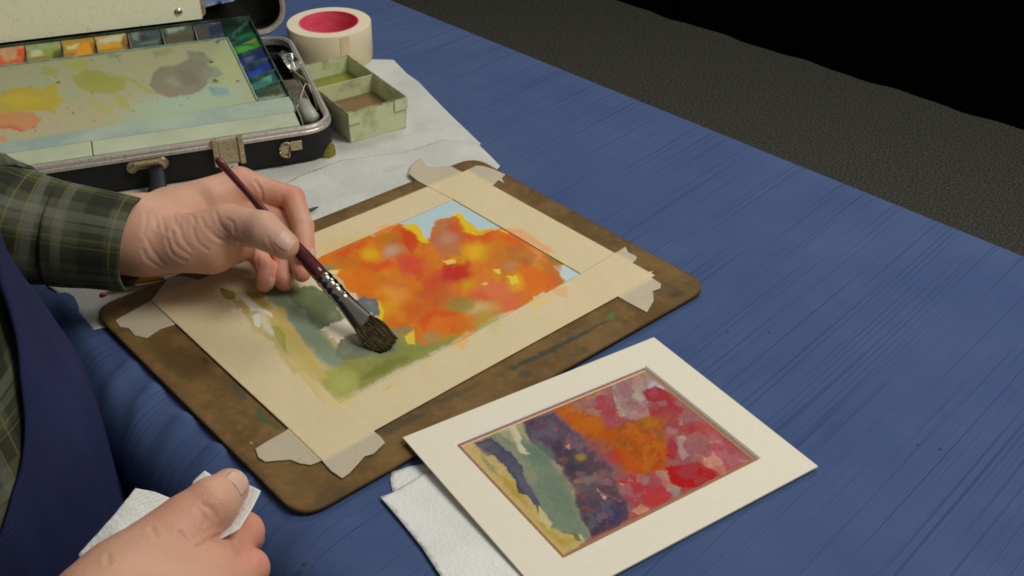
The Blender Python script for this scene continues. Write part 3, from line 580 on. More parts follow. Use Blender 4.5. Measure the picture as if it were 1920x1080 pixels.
# four strips of masking tape round the paper, ends torn and stuck to the board
M_tape = painted('masking_tape', .55, .18, 1500, .3, .0002)
paper_px = np.array(PP, float)
STR = [('far left', [(330, 607), (300, 616), (275, 633), (252, 628), (240, 614), (224, 612), (215, 599), (250, 580), (283, 562), (480, 479.5), (680, 399), (866, 322.5), (893, 309), (905, 310), (925, 316), (948, 326), (941, 333), (946, 343), (934, 337), (924, 348), (850, 374), (640, 464), (520, 518), (424, 562)], .0000, 'masking tape strip along the paper edge nearest the paint box'),
       ('far right', [(800, 348), (782, 338), (765, 324), (772, 308), (787, 296), (793, 300), (800, 311), (822, 313), (844, 310), (866, 321.5), (1000, 390), (1152, 473.6), (1187, 494), (1209, 507), (1222, 520), (1240, 531), (1238, 540), (1224, 545), (1226, 563), (1213, 585), (1185, 570), (1158, 555.5), (1088, 513), (960, 438), (850, 374)], .00025, 'masking tape strip along the paper edge facing the dark carpet'),
       ('near right', [(541, 803), (500, 826), (478, 840), (483, 856), (496, 865), (543, 861), (562, 868), (582, 871), (603, 863), (701, 808), (930, 681), (1158.6, 555.4), (1218, 519), (1224, 507), (1210, 511), (1186, 493), (1194, 484), (1193, 479), (1178, 472), (1173, 461), (1152, 474), (1088, 513), (860, 640), (635, 756)], .0005, 'masking tape strip along the paper edge beside the white mat'),
       ('near left', [(364, 521), (340, 516), (316, 520), (300, 540), (283, 563), (330, 607), (440, 710), (541, 803), (603, 863), (620, 882), (641, 896), (655, 886), (671, 869), (683, 855), (700, 850), (722, 829), (712, 816), (701, 808), (635, 756), (530, 660), (420, 559)], .00075, 'masking tape strip along the paper edge nearest the painter')]
for nm, pts, dz, lab in STR:
    hh_ = h_p + .0005 + dz
    # the ends slope down from the paper to the board
    V2, F2, nn = tri_fill(np.array([P(x, y, hh_)[:2] for x, y in pts]), .0013)
    px, py = proj(np.column_stack([V2, np.full(len(V2), T + hh_)]))
    sd = polysd(px, py, paper_px); on = sstep(-7, 2, sd)
    z = T + hh_ - (1 - on) * .0006 + .00012 * fbm(px / 30, py / 30, 7, 3)
    rgb = lin((203, 186, 148)) * on[:, None] + lin((176, 166, 142)) * (1 - on[:, None])
    rgb = rgb * (1 + .10 * fbm(px / 4, py / 4, 5, 3) + .06 * fbm(px / 40, py / 40, 9, 2))[:, None]
    rgb = paint(px, py, rgb, W1_TAPE, 3)
    rgb = deepen(rgb, .16, 1.05)
    V, F = slab(V2, F2, z, .00018)
    o = obj('masking_tape_strip', V, F, M_tape, colors=np.minimum(np.vstack([rgb, rgb]) / E_TABLE, .92))
    tag(o, lab, 'tape', 'masking tape strips round the painting')

# ================================================================= matted painting
MH = lambda x, y: .0088 if True else 0
def MP(px_, py_, dz=0):
    # the mat leans: its far left edge rests on the board, its near right edge on the cloth
    t = np.clip(((px_ - 990) * .42 + (py_ - 726) * .9) / 330, -.25, 1.1)
    return P(px_, py_, .0115 - .0066 * max(t, 0) + dz)
def plane_fit(pts):
    A = np.array(pts); c = A.mean(0); u, s, vt = np.linalg.svd(A - c); n = vt[2]; return c, n * np.sign(n[2])
outer = [MP(755, 820), MP(1226, 632), MP(1534, 874), MP(1035, 1139)]
mc, mn = plane_fit(outer)
def onmat(px_, py_, dz=0):
    o_ = np.array([0, 0, T + CAMH]); d = P(px_, py_, 0) - o_; k = ((mc + mn * dz - o_) @ mn) / (d @ mn); return o_ + d * k
mat = thing('matted_painting', 'small finished red and orange tree painting in a white window mat', 'painting', (mc[0], mc[1], mc[2] - .004))
M_mat = speckled('white_mat_board', col(210, 203, 184), col(204, 197, 178), 300, .75, .2, .3, .7, .12, 1500, .0002)
M_bev = NM('mat_core', col(246, 243, 232), .7, 0, .2).m; M_mat2 = speckled('copper_brown_mat', col(146, 108, 72), col(126, 90, 58), 500, .6, .3); M_lip = NM('inner_mat_core', col(214, 186, 156), .7).m
def ring_faces(n=4): return [(i, (i + 1) % n, n + (i + 1) % n, n + i) for i in range(n)]
def quad_off(q, d):
    """move the corners of a quad outward by d (negative: inward) in metres"""
    q = [np.asarray(v) for v in q]; out = []
    for i in range(4):
        p = q[i]; a = q[i - 1] - p; b = q[(i + 1) % 4] - p; out.append(p - (a / np.linalg.norm(a) + b / np.linalg.norm(b)) * d)
    return out
O_ = [onmat(755, 820), onmat(1226, 632), onmat(1534, 874), onmat(1035, 1139)]
I_ = [onmat(852, 831), onmat(1210, 684.5), onmat(1427, 859), onmat(1055, 1047)]
th = .0016
def frame_mesh(Oq, Iq, th, bev):
    Ib = [p - mn * th for p in quad_off(Iq, -bev)]; Ob = [p - mn * th for p in Oq]
    V = Oq + Iq + Ib + Ob
    F = [(i, 4 + i, 4 + (i + 1) % 4, (i + 1) % 4) for i in range(4)] + [(8 + i, 12 + i, 12 + (i + 1) % 4, 8 + (i + 1) % 4)[::1] for i in range(4)] + [(i, (i + 1) % 4, 12 + (i + 1) % 4, 12 + i) for i in range(4)]
    Fb = [(4 + i, 8 + i, 8 + (i + 1) % 4, 4 + (i + 1) % 4) for i in range(4)]
    return V, F, Fb
V, F, Fb = frame_mesh(O_, I_, th, .0011)
o = obj('mat_board', V, F + Fb, M_mat, mat); o.data.materials.append(M_bev)
for i, p in enumerate(o.data.polygons):
    if i >= len(F): p.material_index = 1
I2o = [p - mn * (th + .0001) for p in quad_off(I_, .004)]; I2 = [p - mn * (th + .0001) for p in quad_off(I_, -.0036)]
V, F, Fb = frame_mesh(I2o, I2, .0010, .0008)
o = obj('inner_mat', V, F + Fb, M_mat2, mat, label='copper brown inner mat'); o.data.materials.append(M_lip)
for i, p in enumerate(o.data.polygons):
    if i >= len(F): p.material_index = 1
pic = [p - mn * .0012 for p in quad_off(I2, .002)]
V, F = sheet(pic, .00055); px, py = proj(V)
rgb = paint(px, py, np.tile(lin((196, 176, 160)), (len(V), 1)), W2, 3.2)
rgb *= (.84 + .22 * fbm(px / 5, py / 5, 12, 4))[:, None]
rgb = deepen(rgb, .42, 1.2); nv_ = len(V); V2_ = V - mn * .0004
V, F = solid_sheet(V, F, .0004); rgb = np.vstack([rgb, rgb * 0 + .6])
obj('picture', V, F, painted('dry_watercolour', .65, .12, 1200, .3, .0002), mat, colors=np.minimum(rgb / E_TABLE, .92), label='red, orange and violet watercolour of trees beside a path')
bk = [p - mn * .0034 for p in quad_off(O_, -.004)]
Vb_, Fb_ = join([([*bk, *[p - mn * .0006 for p in bk]], [(3, 2, 1, 0), (4, 5, 6, 7)] + [(i, (i + 1) % 4, 4 + (i + 1) % 4, 4 + i) for i in range(4)])])
obj('backing_sheet', Vb_, Fb_, M_mat, mat)
# ================================================================= paper towels on the table
def towel_mat(nm, ca, cb):
  m = NM(nm, ca, .9, 0, .1); v = m.coord()
  vo = m.n('ShaderNodeTexVoronoi'); vo.inputs['Scale'].default_value = 330; m.l(v, vo.inputs['Vector'])
  wv_ = m.n('ShaderNodeTexWave'); wv_.inputs['Scale'].default_value = 150; wv_.inputs['Distortion'].default_value = 1.2; m.l(m.coord(rot=(0, 0, .9)), wv_.inputs['Vector'])
  m.color(m.ramp(m.noise(v, 16, 4), [(.3, ca), (.7, cb)]))
  m.bump(m.math('ADD', m.math('MULTIPLY', wv_.outputs['Fac'], .5), vo.outputs['Distance']), .55, .0007)
  return m.m
M_towel = towel_mat('paper_towel', col(194, 195, 190), col(212, 212, 206))
M_towel2 = towel_mat('dimmed_paper_towel', col(170, 171, 164), col(190, 190, 182))  # same towel, colour darkened to offset the stronger light at the back
def towel(name, pts, h, lab, group, amp=.0007, h2=None, ridges=(), stains=(), parent=None, mt=None):
    V2, F2, nn = tri_fill(np.array([P(x, y, h)[:2] for x, y in pts]), .004)
    px, py = proj(np.column_stack([V2, np.full(len(V2), T + h)]))
    z = T + h + amp * fbm(V2[:, 0] * 40, V2[:, 1] * 40, 3, 3)
    for rp, wd, am in ridges:
        d = np.full(len(V2), 1e9)
        for (ax, ay), (bx, by) in zip(rp[:-1], rp[1:]):
            ex, ey = bx - ax, by - ay; t = np.clip(((px - ax) * ex + (py - ay) * ey) / (ex * ex + ey * ey), 0, 1); d = np.minimum(d, np.hypot(px - ax - t * ex, py - ay - t * ey))
        z += am * np.exp(-(d / wd) ** 2)
    V, F = slab(V2, F2, z, .0006)
    o = obj(name, V, F, mt or M_towel, smooth=False); return tag(o, lab, 'paper towel', group)
towel('paper_towel', [(170, 619), (150, 592), (124, 560), (92, 538), (60, 500), (20, 440), (-20, 380), (40, 340), (260, 300), (500, 180), (560, 120), (640, 108), (738, 112), (763, 138), (784, 152), (812, 182), (850, 220), (902, 270), (890, 275), (870, 290), (700, 400), (500, 470), (330, 560), (205, 612)], .0016,
      'white paper towel spread beneath the paint box and the green tin', 'paper towels on the table', mt=M_towel2, ridges=[([(560, 300), (640, 290), (730, 262), (800, 250)], 16, .0012), ([(700, 330), (780, 300)], 12, .0010)])
towel('paper_towel', [(560, 330), (640, 300), (760, 285), (830, 262), (895, 268), (938, 311), (930, 320), (850, 352), (700, 410), (560, 470), (430, 500), (400, 420)], .0024,
      'white paper towel tucked beneath the far edge of the drawing board', 'paper towels on the table', mt=M_towel2, ridges=[([(600, 330), (720, 300), (860, 280)], 10, .0008)])
towel('paper_towel', [(734, 885), (768, 874), (800, 868), (850, 900), (840, 940), (800, 960), (736, 921), (731, 900)], .0012,
      'corner of white paper towel poking out above its twin, left of the mat', 'folded paper towel under the mat', amp=.0003)
towel('paper_towel', [(713, 932), (738, 922), (760, 908), (800, 884), (880, 900), (1010, 1070), (1060, 1130), (1010, 1180), (860, 1130), (826, 1080), (790, 1025), (750, 975)], .0028,
      'white embossed paper towel sticking out from under the mat, its left edge bare', 'folded paper towel under the mat', amp=.0003)
# ================================================================= paint box (case) and palette, in a frame of its own
E1 = np.array([.9430, .3329, 0]); E2 = np.array([-.3329, .9430, 0]); FR0 = np.array([-.1954, 1.1642, 0])
def K(a, b, h): return FR0 + E1 * a + E2 * b + np.array([0, 0, T + h])
CL, CD, H_RIM = .43, .283, .047
M_black = speckled('black_leatherette', col(26, 26, 28), col(17, 17, 19), 60, .55, .35, .3, .7, .5, 900, .0003)
M_lin = speckled('dark_case_lining', col(36, 36, 33), col(20, 20, 19), 25, .8, .2)
M_rim = speckled('scuffed_aluminium', col(182, 174, 164), col(132, 124, 116), 420, .38, .5, .3, .5, .3, 500, .0003, metal=.55)
M_gold = speckled('tarnished_brass', col(176, 160, 130), col(112, 92, 64), 500, .32, .5, .3, .5, .3, 600, .0003, metal=.75)
M_chrome = NM('bright_steel', col(200, 196, 186), .22, 1).m
M_enam = speckled('pale_green_enamel', col(168, 178, 150), col(150, 160, 128), 22, .35, .45, .35, .6, .1, 400, .0002)
case = thing('paint_box_case', 'black hard case with scuffed metal rim, opened to hold the paint palette', 'case', K(-CL / 2, CD / 2, .0022))
def rr(a0, a1, b0, b1, r, n=7):
    pts = []
    for (ca, cb, s) in ((a1 - r, b0 + r, -90), (a1 - r, b1 - r, 0), (a0 + r, b1 - r, 90), (a0 + r, b0 + r, 180)):
        for k in range(n + 1):
            q = math.radians(s + 90 * k / n); pts.append((ca + r * math.cos(q), cb + r * math.sin(q)))
    return pts
def shell(fn, rings, close_bottom=True):
    """rings: list of (inset, height) walked from outside bottom over the rim to the inside bottom"""
    V, F = [], []; n = None
    for ins, h in rings:
        pts = rr(-CL + ins, -ins, ins, CD - ins, max(.034 - ins, .006)); n = len(pts); V += [fn(a, b, h) for a, b in pts]
    for j in range(len(rings) - 1):
        for k in range(n): F.append((j * n + k, j * n + (k + 1) % n, (j + 1) * n + (k + 1) % n, (j + 1) * n + k))
    if close_bottom:
        F.append(tuple(range(n - 1, -1, -1))); F.append(tuple(range((len(rings) - 1) * n, len(rings) * n)))
    return V, F
obj('case_body', *shell(K, [(.006, .0026), (.0015, .006), (.0008, .030), (.0012, .0375), (.004, .0375), (.005, .030), (.006, .006)]), M_black, case)
def rim_rings(h0): return [(.0010, h0), (-.0004, h0 + .0008), (-.0004, h0 + .0040), (.0006, h0 + .0052), (.0006, h0 + .0080), (.0018, h0 + .0098), (.0050, h0 + .0100), (.0056, h0 + .0085), (.0070, h0 + .0085), (.0070, h0)]
def loop(fn, rings):
    V, F = shell(fn, rings + rings[:1], False); return V, F
obj('metal_rim', *loop(K, rim_rings(.0370)), M_rim, case, label='scuffed aluminium rim')
obj('case_lining', *prism([K(a, b, 0) for a, b in rr(-CL + .0065, -.0065, .0065, CD - .0065, .028)], T + .0065, T + .0075), M_lin, case)
# lid: the same tray turned up about the back edge
LA = math.radians(97)
def KL(a, b, h):
    """lid space: b runs away from the hinge, h is the depth of the lid behind its opening"""
    o_ = K(a, CD + .002, .0465); up = E2 * (-math.cos(LA)) * 1 + np.array([0, 0, math.sin(LA)]); back = E2 * math.sin(LA) + np.array([0, 0, math.cos(LA)])
    return o_ + up * b + back * h
lid_f = lambda a, b, h: KL(a, b, .0475 - h)
V, F = shell(lid_f, [(.006, .0026), (.0015, .006), (.0008, .030), (.0012, .0375), (.004, .0375), (.005, .030), (.006, .006)])
obj('lid_body', V, F, M_black, case)
obj('lid_rim', *loop(lid_f, rim_rings(.0370)), M_rim, case, label='scuffed aluminium rim of the lid')
V, F = shell(lid_f, [(.0065, .0065), (.0065, .0075)]); obj('lid_lining', V, F, M_lin, case)
for a in (-.07, -.30): # hinges
    obj('hinge', *join([loft([K(a, CD + .0015, .0445), K(a + .03, CD + .0015, .0445)], [.0022, .0022], 10), box(K(a + .015, CD + .001, .040), E1, E2, (0, 0, 1), .014, .0008, .004)]), M_gold, case)
# hardware on the front: frame with outward direction -E2
def FP(a, h, out=0): return K(a, -out, h)
Z = np.array([0, 0, 1.]); OUT = -E2
# latch
la, lb = -.137, -.103; lc = (la + lb) / 2
pl = obj('latch', *join([box(FP(lc, .031, .0022), E1, OUT, Z, .0105, .0010, .0125), box(FP(lc, .0435, .0012), E1, OUT, Z, .0105, .0026, .0028)]), M_gold, case); bevel(pl, .0006)
for s in (-1, 1):
    q = obj('latch_guide', *join([box(FP(lc + s * .0138, .0325, .0030), E1, OUT, Z, .0030, .0030, .0150), box(FP(lc + s * .0138, .0480, .0008), E1, OUT, Z, .0030, .0040, .0008)]), M_gold, pl); bevel(q, .0008)
    obj('rivet', *loft([FP(lc + s * .0138, .030, .0058), FP(lc + s * .0138, .030, .0070)], [.0011, .0007], 8), M_chrome, pl)
q = obj('latch_tongue', *box(FP(lc + .001, .0135, .0030), E1, OUT, Z, .0070, .0022, .0065), M_chrome, pl, label='bright steel latch tongue with keyhole'); bevel(q, .0008)
obj('keyhole', *loft([FP(lc + .001, .014, .0051), FP(lc + .001, .014, .0055)], [.0018, .0018], 12), M_lin, pl)
# D shaped clasp by the right hand corner
cl = obj('clasp', *join([loft([FP(-.0580 + .0075 * math.cos(t) - .003 * (math.cos(t) < 0) * 0, .0245 + .0085 * math.sin(t), .003) for t in np.linspace(math.radians(70), math.radians(290), 12)] + [FP(-.0555, .0165, .003), FP(-.0545, .0325, .003), FP(-.0557, .0325, .003)], [.0015] * 15, 8)]), M_gold, case)
obj('clasp_plate', *join([box(FP(-.0592, .0245, .0014), E1, OUT, Z, .0045, .0012, .0055)]), M_gold, cl)
q = obj('clasp_tab', *box(FP(-.0470, .0275, .0020), E1, OUT, Z, .0068, .0013, .0058), M_gold, cl); bevel(q, .0020, 3)
obj('clasp_pin', *loft([FP(-.0535, .018, .0035), FP(-.0535, .033, .0035)], [.0011, .0011], 8), M_lin, cl)
# handle: leatherette strap hanging from brass loops
hd = obj('handle', *loft([FP(-.200, .030, .006), FP(-.198, .024, .014), FP(-.200, .014, .024), FP(-.205, .006, .034), FP(-.214, .004, .044), FP(-.235, .0035, .052), FP(-.275, .0035, .055), FP(-.315, .0035, .052), FP(-.334, .004, .044), FP(-.345, .012, .026), FP(-.346, .024, .014), FP(-.345, .030, .006)],
         [(.0085, .0026)] * 2 + [(.0095, .0028)] * 8 + [(.0085, .0026)] * 2, 12, side=E1), M_black, case, label='black carrying handle strap', smooth=True)
for a in (-.2065, -.345):
    q = obj('handle_loop', *join([loft([FP(a - .0175, .0300, .003), FP(a - .012, .0345, .0045), FP(a + .012, .0345, .0045), FP(a + .0175, .0300, .003)], [.0030, .0034, .0034, .0030], 10),
        loft([FP(a + s_ * .0160, .0310, .0005), FP(a + s_ * .0160, .0310, .0028)], [.0082, .0072], 18) if False else box(FP(a, .032, .0010), E1, OUT, Z, .018, .001, .005),
        loft([FP(a + .0155, .0305, .0010), FP(a + .0155, .0305, .0040)], [.0074, .0060], 18), loft([FP(a - .0155, .0305, .0010), FP(a - .0155, .0305, .0040)], [.0066, .0055], 18)]), M_gold, case)
    for s in (-.0155, .0155): obj('rivet', *loft([FP(a + s, .0305, .0040), FP(a + s, .0305, .0052)], [.0022, .0014], 10), M_gold, q)
# things inside the lid ------------------------------------------------
# ================================================================= palette
def PH(b): return .0445 + (b - .085) * .118         # the palette leans back on the rim of the case
pal = thing('watercolour_palette', 'pale green enamel palette with paint wells and smeared mixing area', 'palette', K(-.23, .16, .030))
A0, A1, B0, B1 = -.425, -.0350, .0905, .2870          # outer extents
WI = .0375                                          # width of the column of wells
BR = .2470                                          # front of the back row of wells
def KP(a, b, dh=0):
    b_ = b + (a + .072) * .062 * max(0, (BR - b) / (BR - B0)); a = a - .0100 * (b - B0) / (BR - B0); b = b_; return K(a, b, PH(b) + dh)
# mixing area
V, F = sheet([KP(A0, B0), KP(A0, BR), KP(A1 - WI, BR), KP(A1 - WI, B0)], .0011)
px, py = proj(V)
rgb = np.tile(lin((158, 157, 122)), (len(V), 1)); n_ = fbm(px / 26, py / 26, 21, 4)[:, None]
rgb = rgb * (1 - np.clip(n_ * 1.6, 0, .5)) + lin((146, 160, 126)) * np.clip(n_ * 1.6, 0, .5)
g3 = lambda *p: [(x / 3, y / 3) for x, y in p]
PS = [((166, 156, 122), .7, 14, (90, 230, 150, 30, -12)), ((150, 172, 146), .7, 14, (350, 195, 120, 30, -12)), ((160, 170, 118), .7, 14, (430, 110, 30, 60, 20)),
 ((170, 150, 46), .92, 3, g3((-20, 540), (60, 500), (150, 490), (240, 500), (300, 470), (325, 490), (320, 540), (360, 570), (310, 600), (320, 640), (240, 620), (100, 620), (-20, 640))),
 ((186, 162, 40), .6, 6, g3((-20, 560), (120, 510), (250, 560), (100, 600))),
 ((184, 124, 76), .92, 3, g3((-20, 640), (90, 625), (180, 635), (230, 670), (200, 710), (130, 735), (60, 712), (-20, 712))), ((186, 92, 70), .8, 1.8, g3((-20, 700), (80, 705), (150, 735), (200, 700), (190, 722), (130, 742), (60, 722), (-20, 720))),
 ((184, 130, 90), .8, 4, g3((-20, 760), (30, 755), (40, 790), (-20, 800))),
 ((146, 146, 64), .9, 5, g3((410, 430), (480, 395), (560, 400), (600, 420), (700, 440), (700, 500), (640, 525), (520, 525), (430, 490))), ((138, 144, 56), .6, 6, g3((480, 400), (560, 400), (620, 440), (560, 470), (480, 450))),
 ((150, 150, 66), .85, 4, g3((690, 440), (750, 440), (800, 480), (880, 530), (820, 510), (760, 470))), ((156, 156, 76), .8, 6, g3((640, 540), (700, 540), (740, 620), (710, 620), (660, 580))), ((160, 158, 84), .8, 6, g3((480, 520), (560, 570), (640, 600), (600, 640), (560, 630), (520, 580))),
 ((156, 158, 76), .85, 5, g3((340, 350), (480, 340), (500, 380), (440, 395), (380, 375))), ((146, 152, 84), .8, 5, g3((230, 380), (330, 385), (320, 430), (250, 420))), ((162, 160, 84), .7, 5, g3((440, 330), (520, 335), (500, 360), (440, 350))),
 ((122, 116, 98), .94, 4, g3((860, 420), (900, 385), (1000, 360), (1090, 330), (1160, 345), (1200, 390), (1170, 470), (1120, 520), (1000, 545), (900, 530), (840, 480))), ((132, 120, 100), .9, 4, g3((860, 500), (950, 500), (1010, 530), (960, 545), (880, 530))),
 ((136, 136, 114), .9, 6, g3((930, 440), (1000, 410), (1040, 440), (1020, 490), (960, 495))), ((120, 122, 104), .85, 4, g3((1050, 290), (1120, 290), (1190, 330), (1200, 350), (1150, 350), (1060, 340))),
 ((126, 132, 112), .8, 5, g3((1140, 380), (1210, 370), (1250, 420), (1210, 450), (1150, 440))), ((110, 108, 94), .8, 6, (350, 145, 22, 14, 20)), ((120, 150, 148), .9, 3, g3((1165, 490), (1280, 495), (1290, 535), (1200, 540))),
 ((140, 150, 110), .7, 3, g3((1180, 480), (1160, 440), (1250, 470), (1200, 480))), ((150, 172, 150), .6, 8, g3((900, 570), (1080, 550), (1100, 600), (940, 620))), ((122, 140, 80), .6, 4, g3((860, 290), (960, 270), (970, 300), (880, 325))),
 ((186, 156, 80), .8, 1.5, g3((960, 655), (1060, 640), (1120, 628), (1060, 655))), ((120, 130, 84), .6, 2, g3((600, 310), (690, 300), (670, 325), (610, 330))), ((96, 100, 80), .8, 1, g3((1200, 240), (1280, 195), (1290, 205), (1220, 250)))]
for i in range(90): PS.append(((84, 78, 58), .75, .6, (rs_.rand() * 470, 100 + rs_.rand() * 160, .5 + rs_.rand() * 1.3, .7, rs_.rand() * 90)))
for q in ((1215, 460, 4), (1195, 345, 4), (1335, 460, 3), (1060, 553, 2), (330, 465, 4)): PS.append(((78, 82, 66), .8, 1, (q[0] / 3, q[1] / 3, q[2], q[2] * .6, 10)))
rgb = paint(px, py, rgb, PS, 3)
nb = len(V); V, F = solid_sheet(V, F, .0016); rgb = np.vstack([rgb, rgb])
M_pp = painted('palette_enamel', .35, .3, 500, .08, .0002)
obj('mixing_area', V, F, M_pp, pal, colors=np.minimum(rgb / E_TABLE, .9))
# wells: each is a sloped trough with a painted floor, walls between
def well(name, q, deep, stp, strokes_fn, base):
    """q: four corners (a, b) of the floor; floor slopes down by deep[0] at the mixing side to deep[1] outside"""
    (a0, b0), (a1, b1), (a2, b2), (a3, b3) = q
    V, F = sheet([KP(a0, b0, -deep[0]), KP(a1, b1, -deep[1]), KP(a2, b2, -deep[1]), KP(a3, b3, -deep[0])], stp)
    px, py = proj(V); rgb = np.tile(lin(base), (len(V), 1)) * (1 + .5 * fbm(px / 6, py / 6, len(name), 4))[:, None]
    rgb = paint(px, py, rgb, strokes_fn, 2.5)
    V, F = solid_sheet(V, F, .001); rgb = np.vstack([rgb, rgb])
    return obj(name, V, F, M_pp, pal, colors=np.clip(rgb / E_TABLE, .001, .9))
s6 = lambda *p: [(x / 6, y / 6) for x, y in p]
f2 = lambda *p: [(300 + x / 5.647, y / 5.647) for x, y in p]
D = [q_ + .0100 for q_ in (-.3655, -.3185, -.2766, -.2375, -.1985, -.1583, -.1185)] + [A1 - WI]
WB = [((150, 90, 60), []),
      ((196, 148, 110), [((206, 84, 46), .9, 4, s6((-10, 640), (60, 700), (290, 640), (290, 740), (-10, 780))), ((208, 76, 44), .9, 3, s6((180, 560), (290, 540), (290, 640), (200, 650))), ((214, 92, 60), .8, 3, s6((-10, 610), (30, 640), (20, 690), (-10, 690)))]),
      ((150, 158, 106), [((190, 196, 150), .8, 3, s6((350, 580), (450, 560), (480, 630), (350, 640))), ((134, 160, 50), .85, 3, s6((480, 580), (640, 540), (640, 610), (520, 640))), ((146, 124, 56), .9, 3, s6((330, 640), (560, 630), (560, 690), (330, 720))), ((70, 74, 50), .85, 5, s6((600, 590), (690, 540), (690, 680), (560, 690)))]),
      ((180, 140, 56), [((196, 200, 140), .85, 3, s6((740, 520), (900, 490), (860, 550), (750, 555))), ((222, 150, 36), .95, 4, s6((850, 620), (900, 520), (1010, 480), (1040, 560), (1000, 640), (880, 650))), ((160, 116, 44), .8, 4, s6((740, 600), (860, 590), (860, 670), (740, 680))), ((150, 100, 40), .8, 3, s6((1010, 480), (1070, 470), (1090, 600), (1040, 580)))]),
      ((190, 160, 90), [((196, 190, 156), .9, 3, s6((1120, 440), (1250, 410), (1400, 390), (1380, 440), (1260, 470), (1120, 480))), ((206, 150, 40), .92, 4, s6((1130, 520), (1300, 490), (1380, 500), (1340, 550), (1150, 580))), ((120, 90, 40), .85, 4, s6((1360, 470), (1410, 400), (1460, 400), (1460, 540), (1380, 540))), ((160, 120, 50), .8, 3, s6((1120, 560), (1440, 530), (1440, 560), (1120, 600)))]),
      ((70, 82, 80), [((130, 142, 134), .7, 3, s6((1480, 370), (1560, 350), (1560, 460), (1500, 440))), ((50, 58, 64), .8, 4, s6((1560, 400), (1620, 390), (1760, 480), (1600, 480))), ((110, 124, 112), .6, 3, s6((1560, 480), (1780, 450), (1780, 480), (1600, 510)))]),
      ((84, 92, 78), [((150, 166, 146), .8, 4, f2((60, 300), (260, 280), (250, 320), (80, 345))), ((90, 76, 56), .8, 5, f2((70, 390), (200, 360), (360, 370), (350, 420), (80, 450))), ((46, 54, 44), .7, 4, f2((20, 330), (80, 360), (60, 430), (30, 440)))]),
      ((66, 76, 82), [((120, 146, 126), .85, 4, f2((500, 210), (680, 180), (800, 170), (760, 210), (560, 240))), ((42, 48, 70), .9, 5, f2((500, 290), (620, 250), (740, 240), (820, 250), (700, 330), (540, 380))), ((84, 70, 62), .8, 5, f2((390, 300), (500, 290), (480, 390), (400, 380)))])]
lo_a = A0
for i, (bc, st) in enumerate(WB):
    a0 = D[i - 1] + .0004 if i else A0; a1 = D[i] - .0004
    well('back_well', [(a0, BR + .001), (a0, B1 - .0005), (a1, B1 - .0005), (a1, BR + .001)], (.0100, -.0035), .0012, st, bc)
RB = [B1, .2320, .2010, .1705, .1395, .1120, B0]
RC = [((28, 62, 40), [((30, 110, 56), .9, 4, f2((780, 400), (900, 360), (1000, 350), (980, 390), (840, 440))), ((26, 44, 34), .8, 5, f2((880, 200), (960, 180), (1010, 300), (900, 320)))]),
      ((58, 120, 44), [((110, 136, 50), .9, 4, f2((860, 430), (1010, 380), (1020, 440), (880, 470))), ((70, 150, 60), .9, 3, f2((800, 490), (1000, 470), (990, 510), (830, 555))), ((30, 84, 34), .8, 2, f2((800, 480), (1000, 465), (1000, 480), (840, 492)))]),
      ((38, 48, 100), [((90, 100, 116), .7, 4, f2((900, 620), (980, 590), (980, 640), (920, 660))), ((26, 28, 66), .7, 5, f2((1000, 540), (1080, 520), (1100, 600), (1020, 620)))]),
      ((34, 48, 112), [((30, 72, 140), .9, 3, f2((930, 770), (1080, 730), (1080, 790), (970, 820))), ((26, 30, 90), .8, 4, f2((920, 700), (1000, 690), (1000, 750), (940, 760)))]),
      ((56, 108, 96), [((90, 150, 128), .8, 4, f2((1080, 780), (1180, 800), (1180, 860), (1090, 860))), ((40, 70, 66), .8, 4, f2((1180, 780), (1250, 770), (1270, 860), (1190, 860)))]),
      ((84, 92, 66), [((140, 152, 124), .85, 4, f2((1060, 1040), (1280, 1000), (1340, 1010), (1060, 1070))), ((54, 60, 42), .8, 4, f2((1040, 990), (1260, 930), (1280, 980), (1060, 1030)))])]
for i, (bc, st) in enumerate(RC):
    b1, b0 = RB[i] + (.001 if i else .0), RB[i + 1] + .0008
    if i == 0: b1 = B1 - .0005
    well('side_well', [(A1 - WI + .001, b0), (A1 - .0005, b0 + (.014 if i < 5 else 0)), (A1 - .0005, min(b1 + .014, B1 - .0005)), (A1 - WI + .001, b1)], (.0060, .0020), .0012, st, bc)
def wall(a0, b0, a1, b1, lo=-.013, hi=.0, th=.0006):
    p, q = KP(a0, b0), KP(a1, b1); d = (q - p); d[2] = 0; n = np.array([-d[1], d[0], 0]) / np.linalg.norm(d) * th
    l, h = np.array([0, 0, lo]), np.array([0, 0, hi])
    V = [p - n + l, q - n + l, q + n + l, p + n + l, p - n + h, q - n + h, q + n + h, p + n + h]
    return V, [(3, 2, 1, 0), (4, 5, 6, 7), (0, 1, 5, 4), (1, 2, 6, 5), (2, 3, 7, 6), (3, 0, 4, 7)]
M_edge = speckled('worn_enamel_edge', col(150, 178, 158), col(120, 140, 118), 60, .35)
M_dvd = speckled('paint_stained_divider', col(150, 140, 116), col(112, 104, 84), 60, .45)
for i in range(7):
    obj('divider', *wall(D[i], BR, D[i] + .002, B1 - .004, hi=.0022), M_dvd, pal)
M_gdv = speckled('green_stained_divider', col(74, 104, 92), col(40, 64, 70), 80, .45)
for i in range(1, 6):
    obj('divider', *wall(A1 - WI, RB[i], A1 - .001, RB[i] + .014, hi=.0012), M_gdv, pal)
obj('divider', *wall(A1 - WI, BR, A1 - .0005, B1, hi=.0015), M_gdv, pal)
obj('inner_lip', *join([wall(A0, BR, A1 - WI, BR, hi=.0016, th=.0009), wall(A1 - WI, BR, A1 - WI, B0, hi=.0016, th=.0009)]), M_edge, pal, label='raised lip round the mixing area')
M_dk = speckled('dark_green_rim', col(70, 92, 74), col(40, 52, 44), 40, .4)
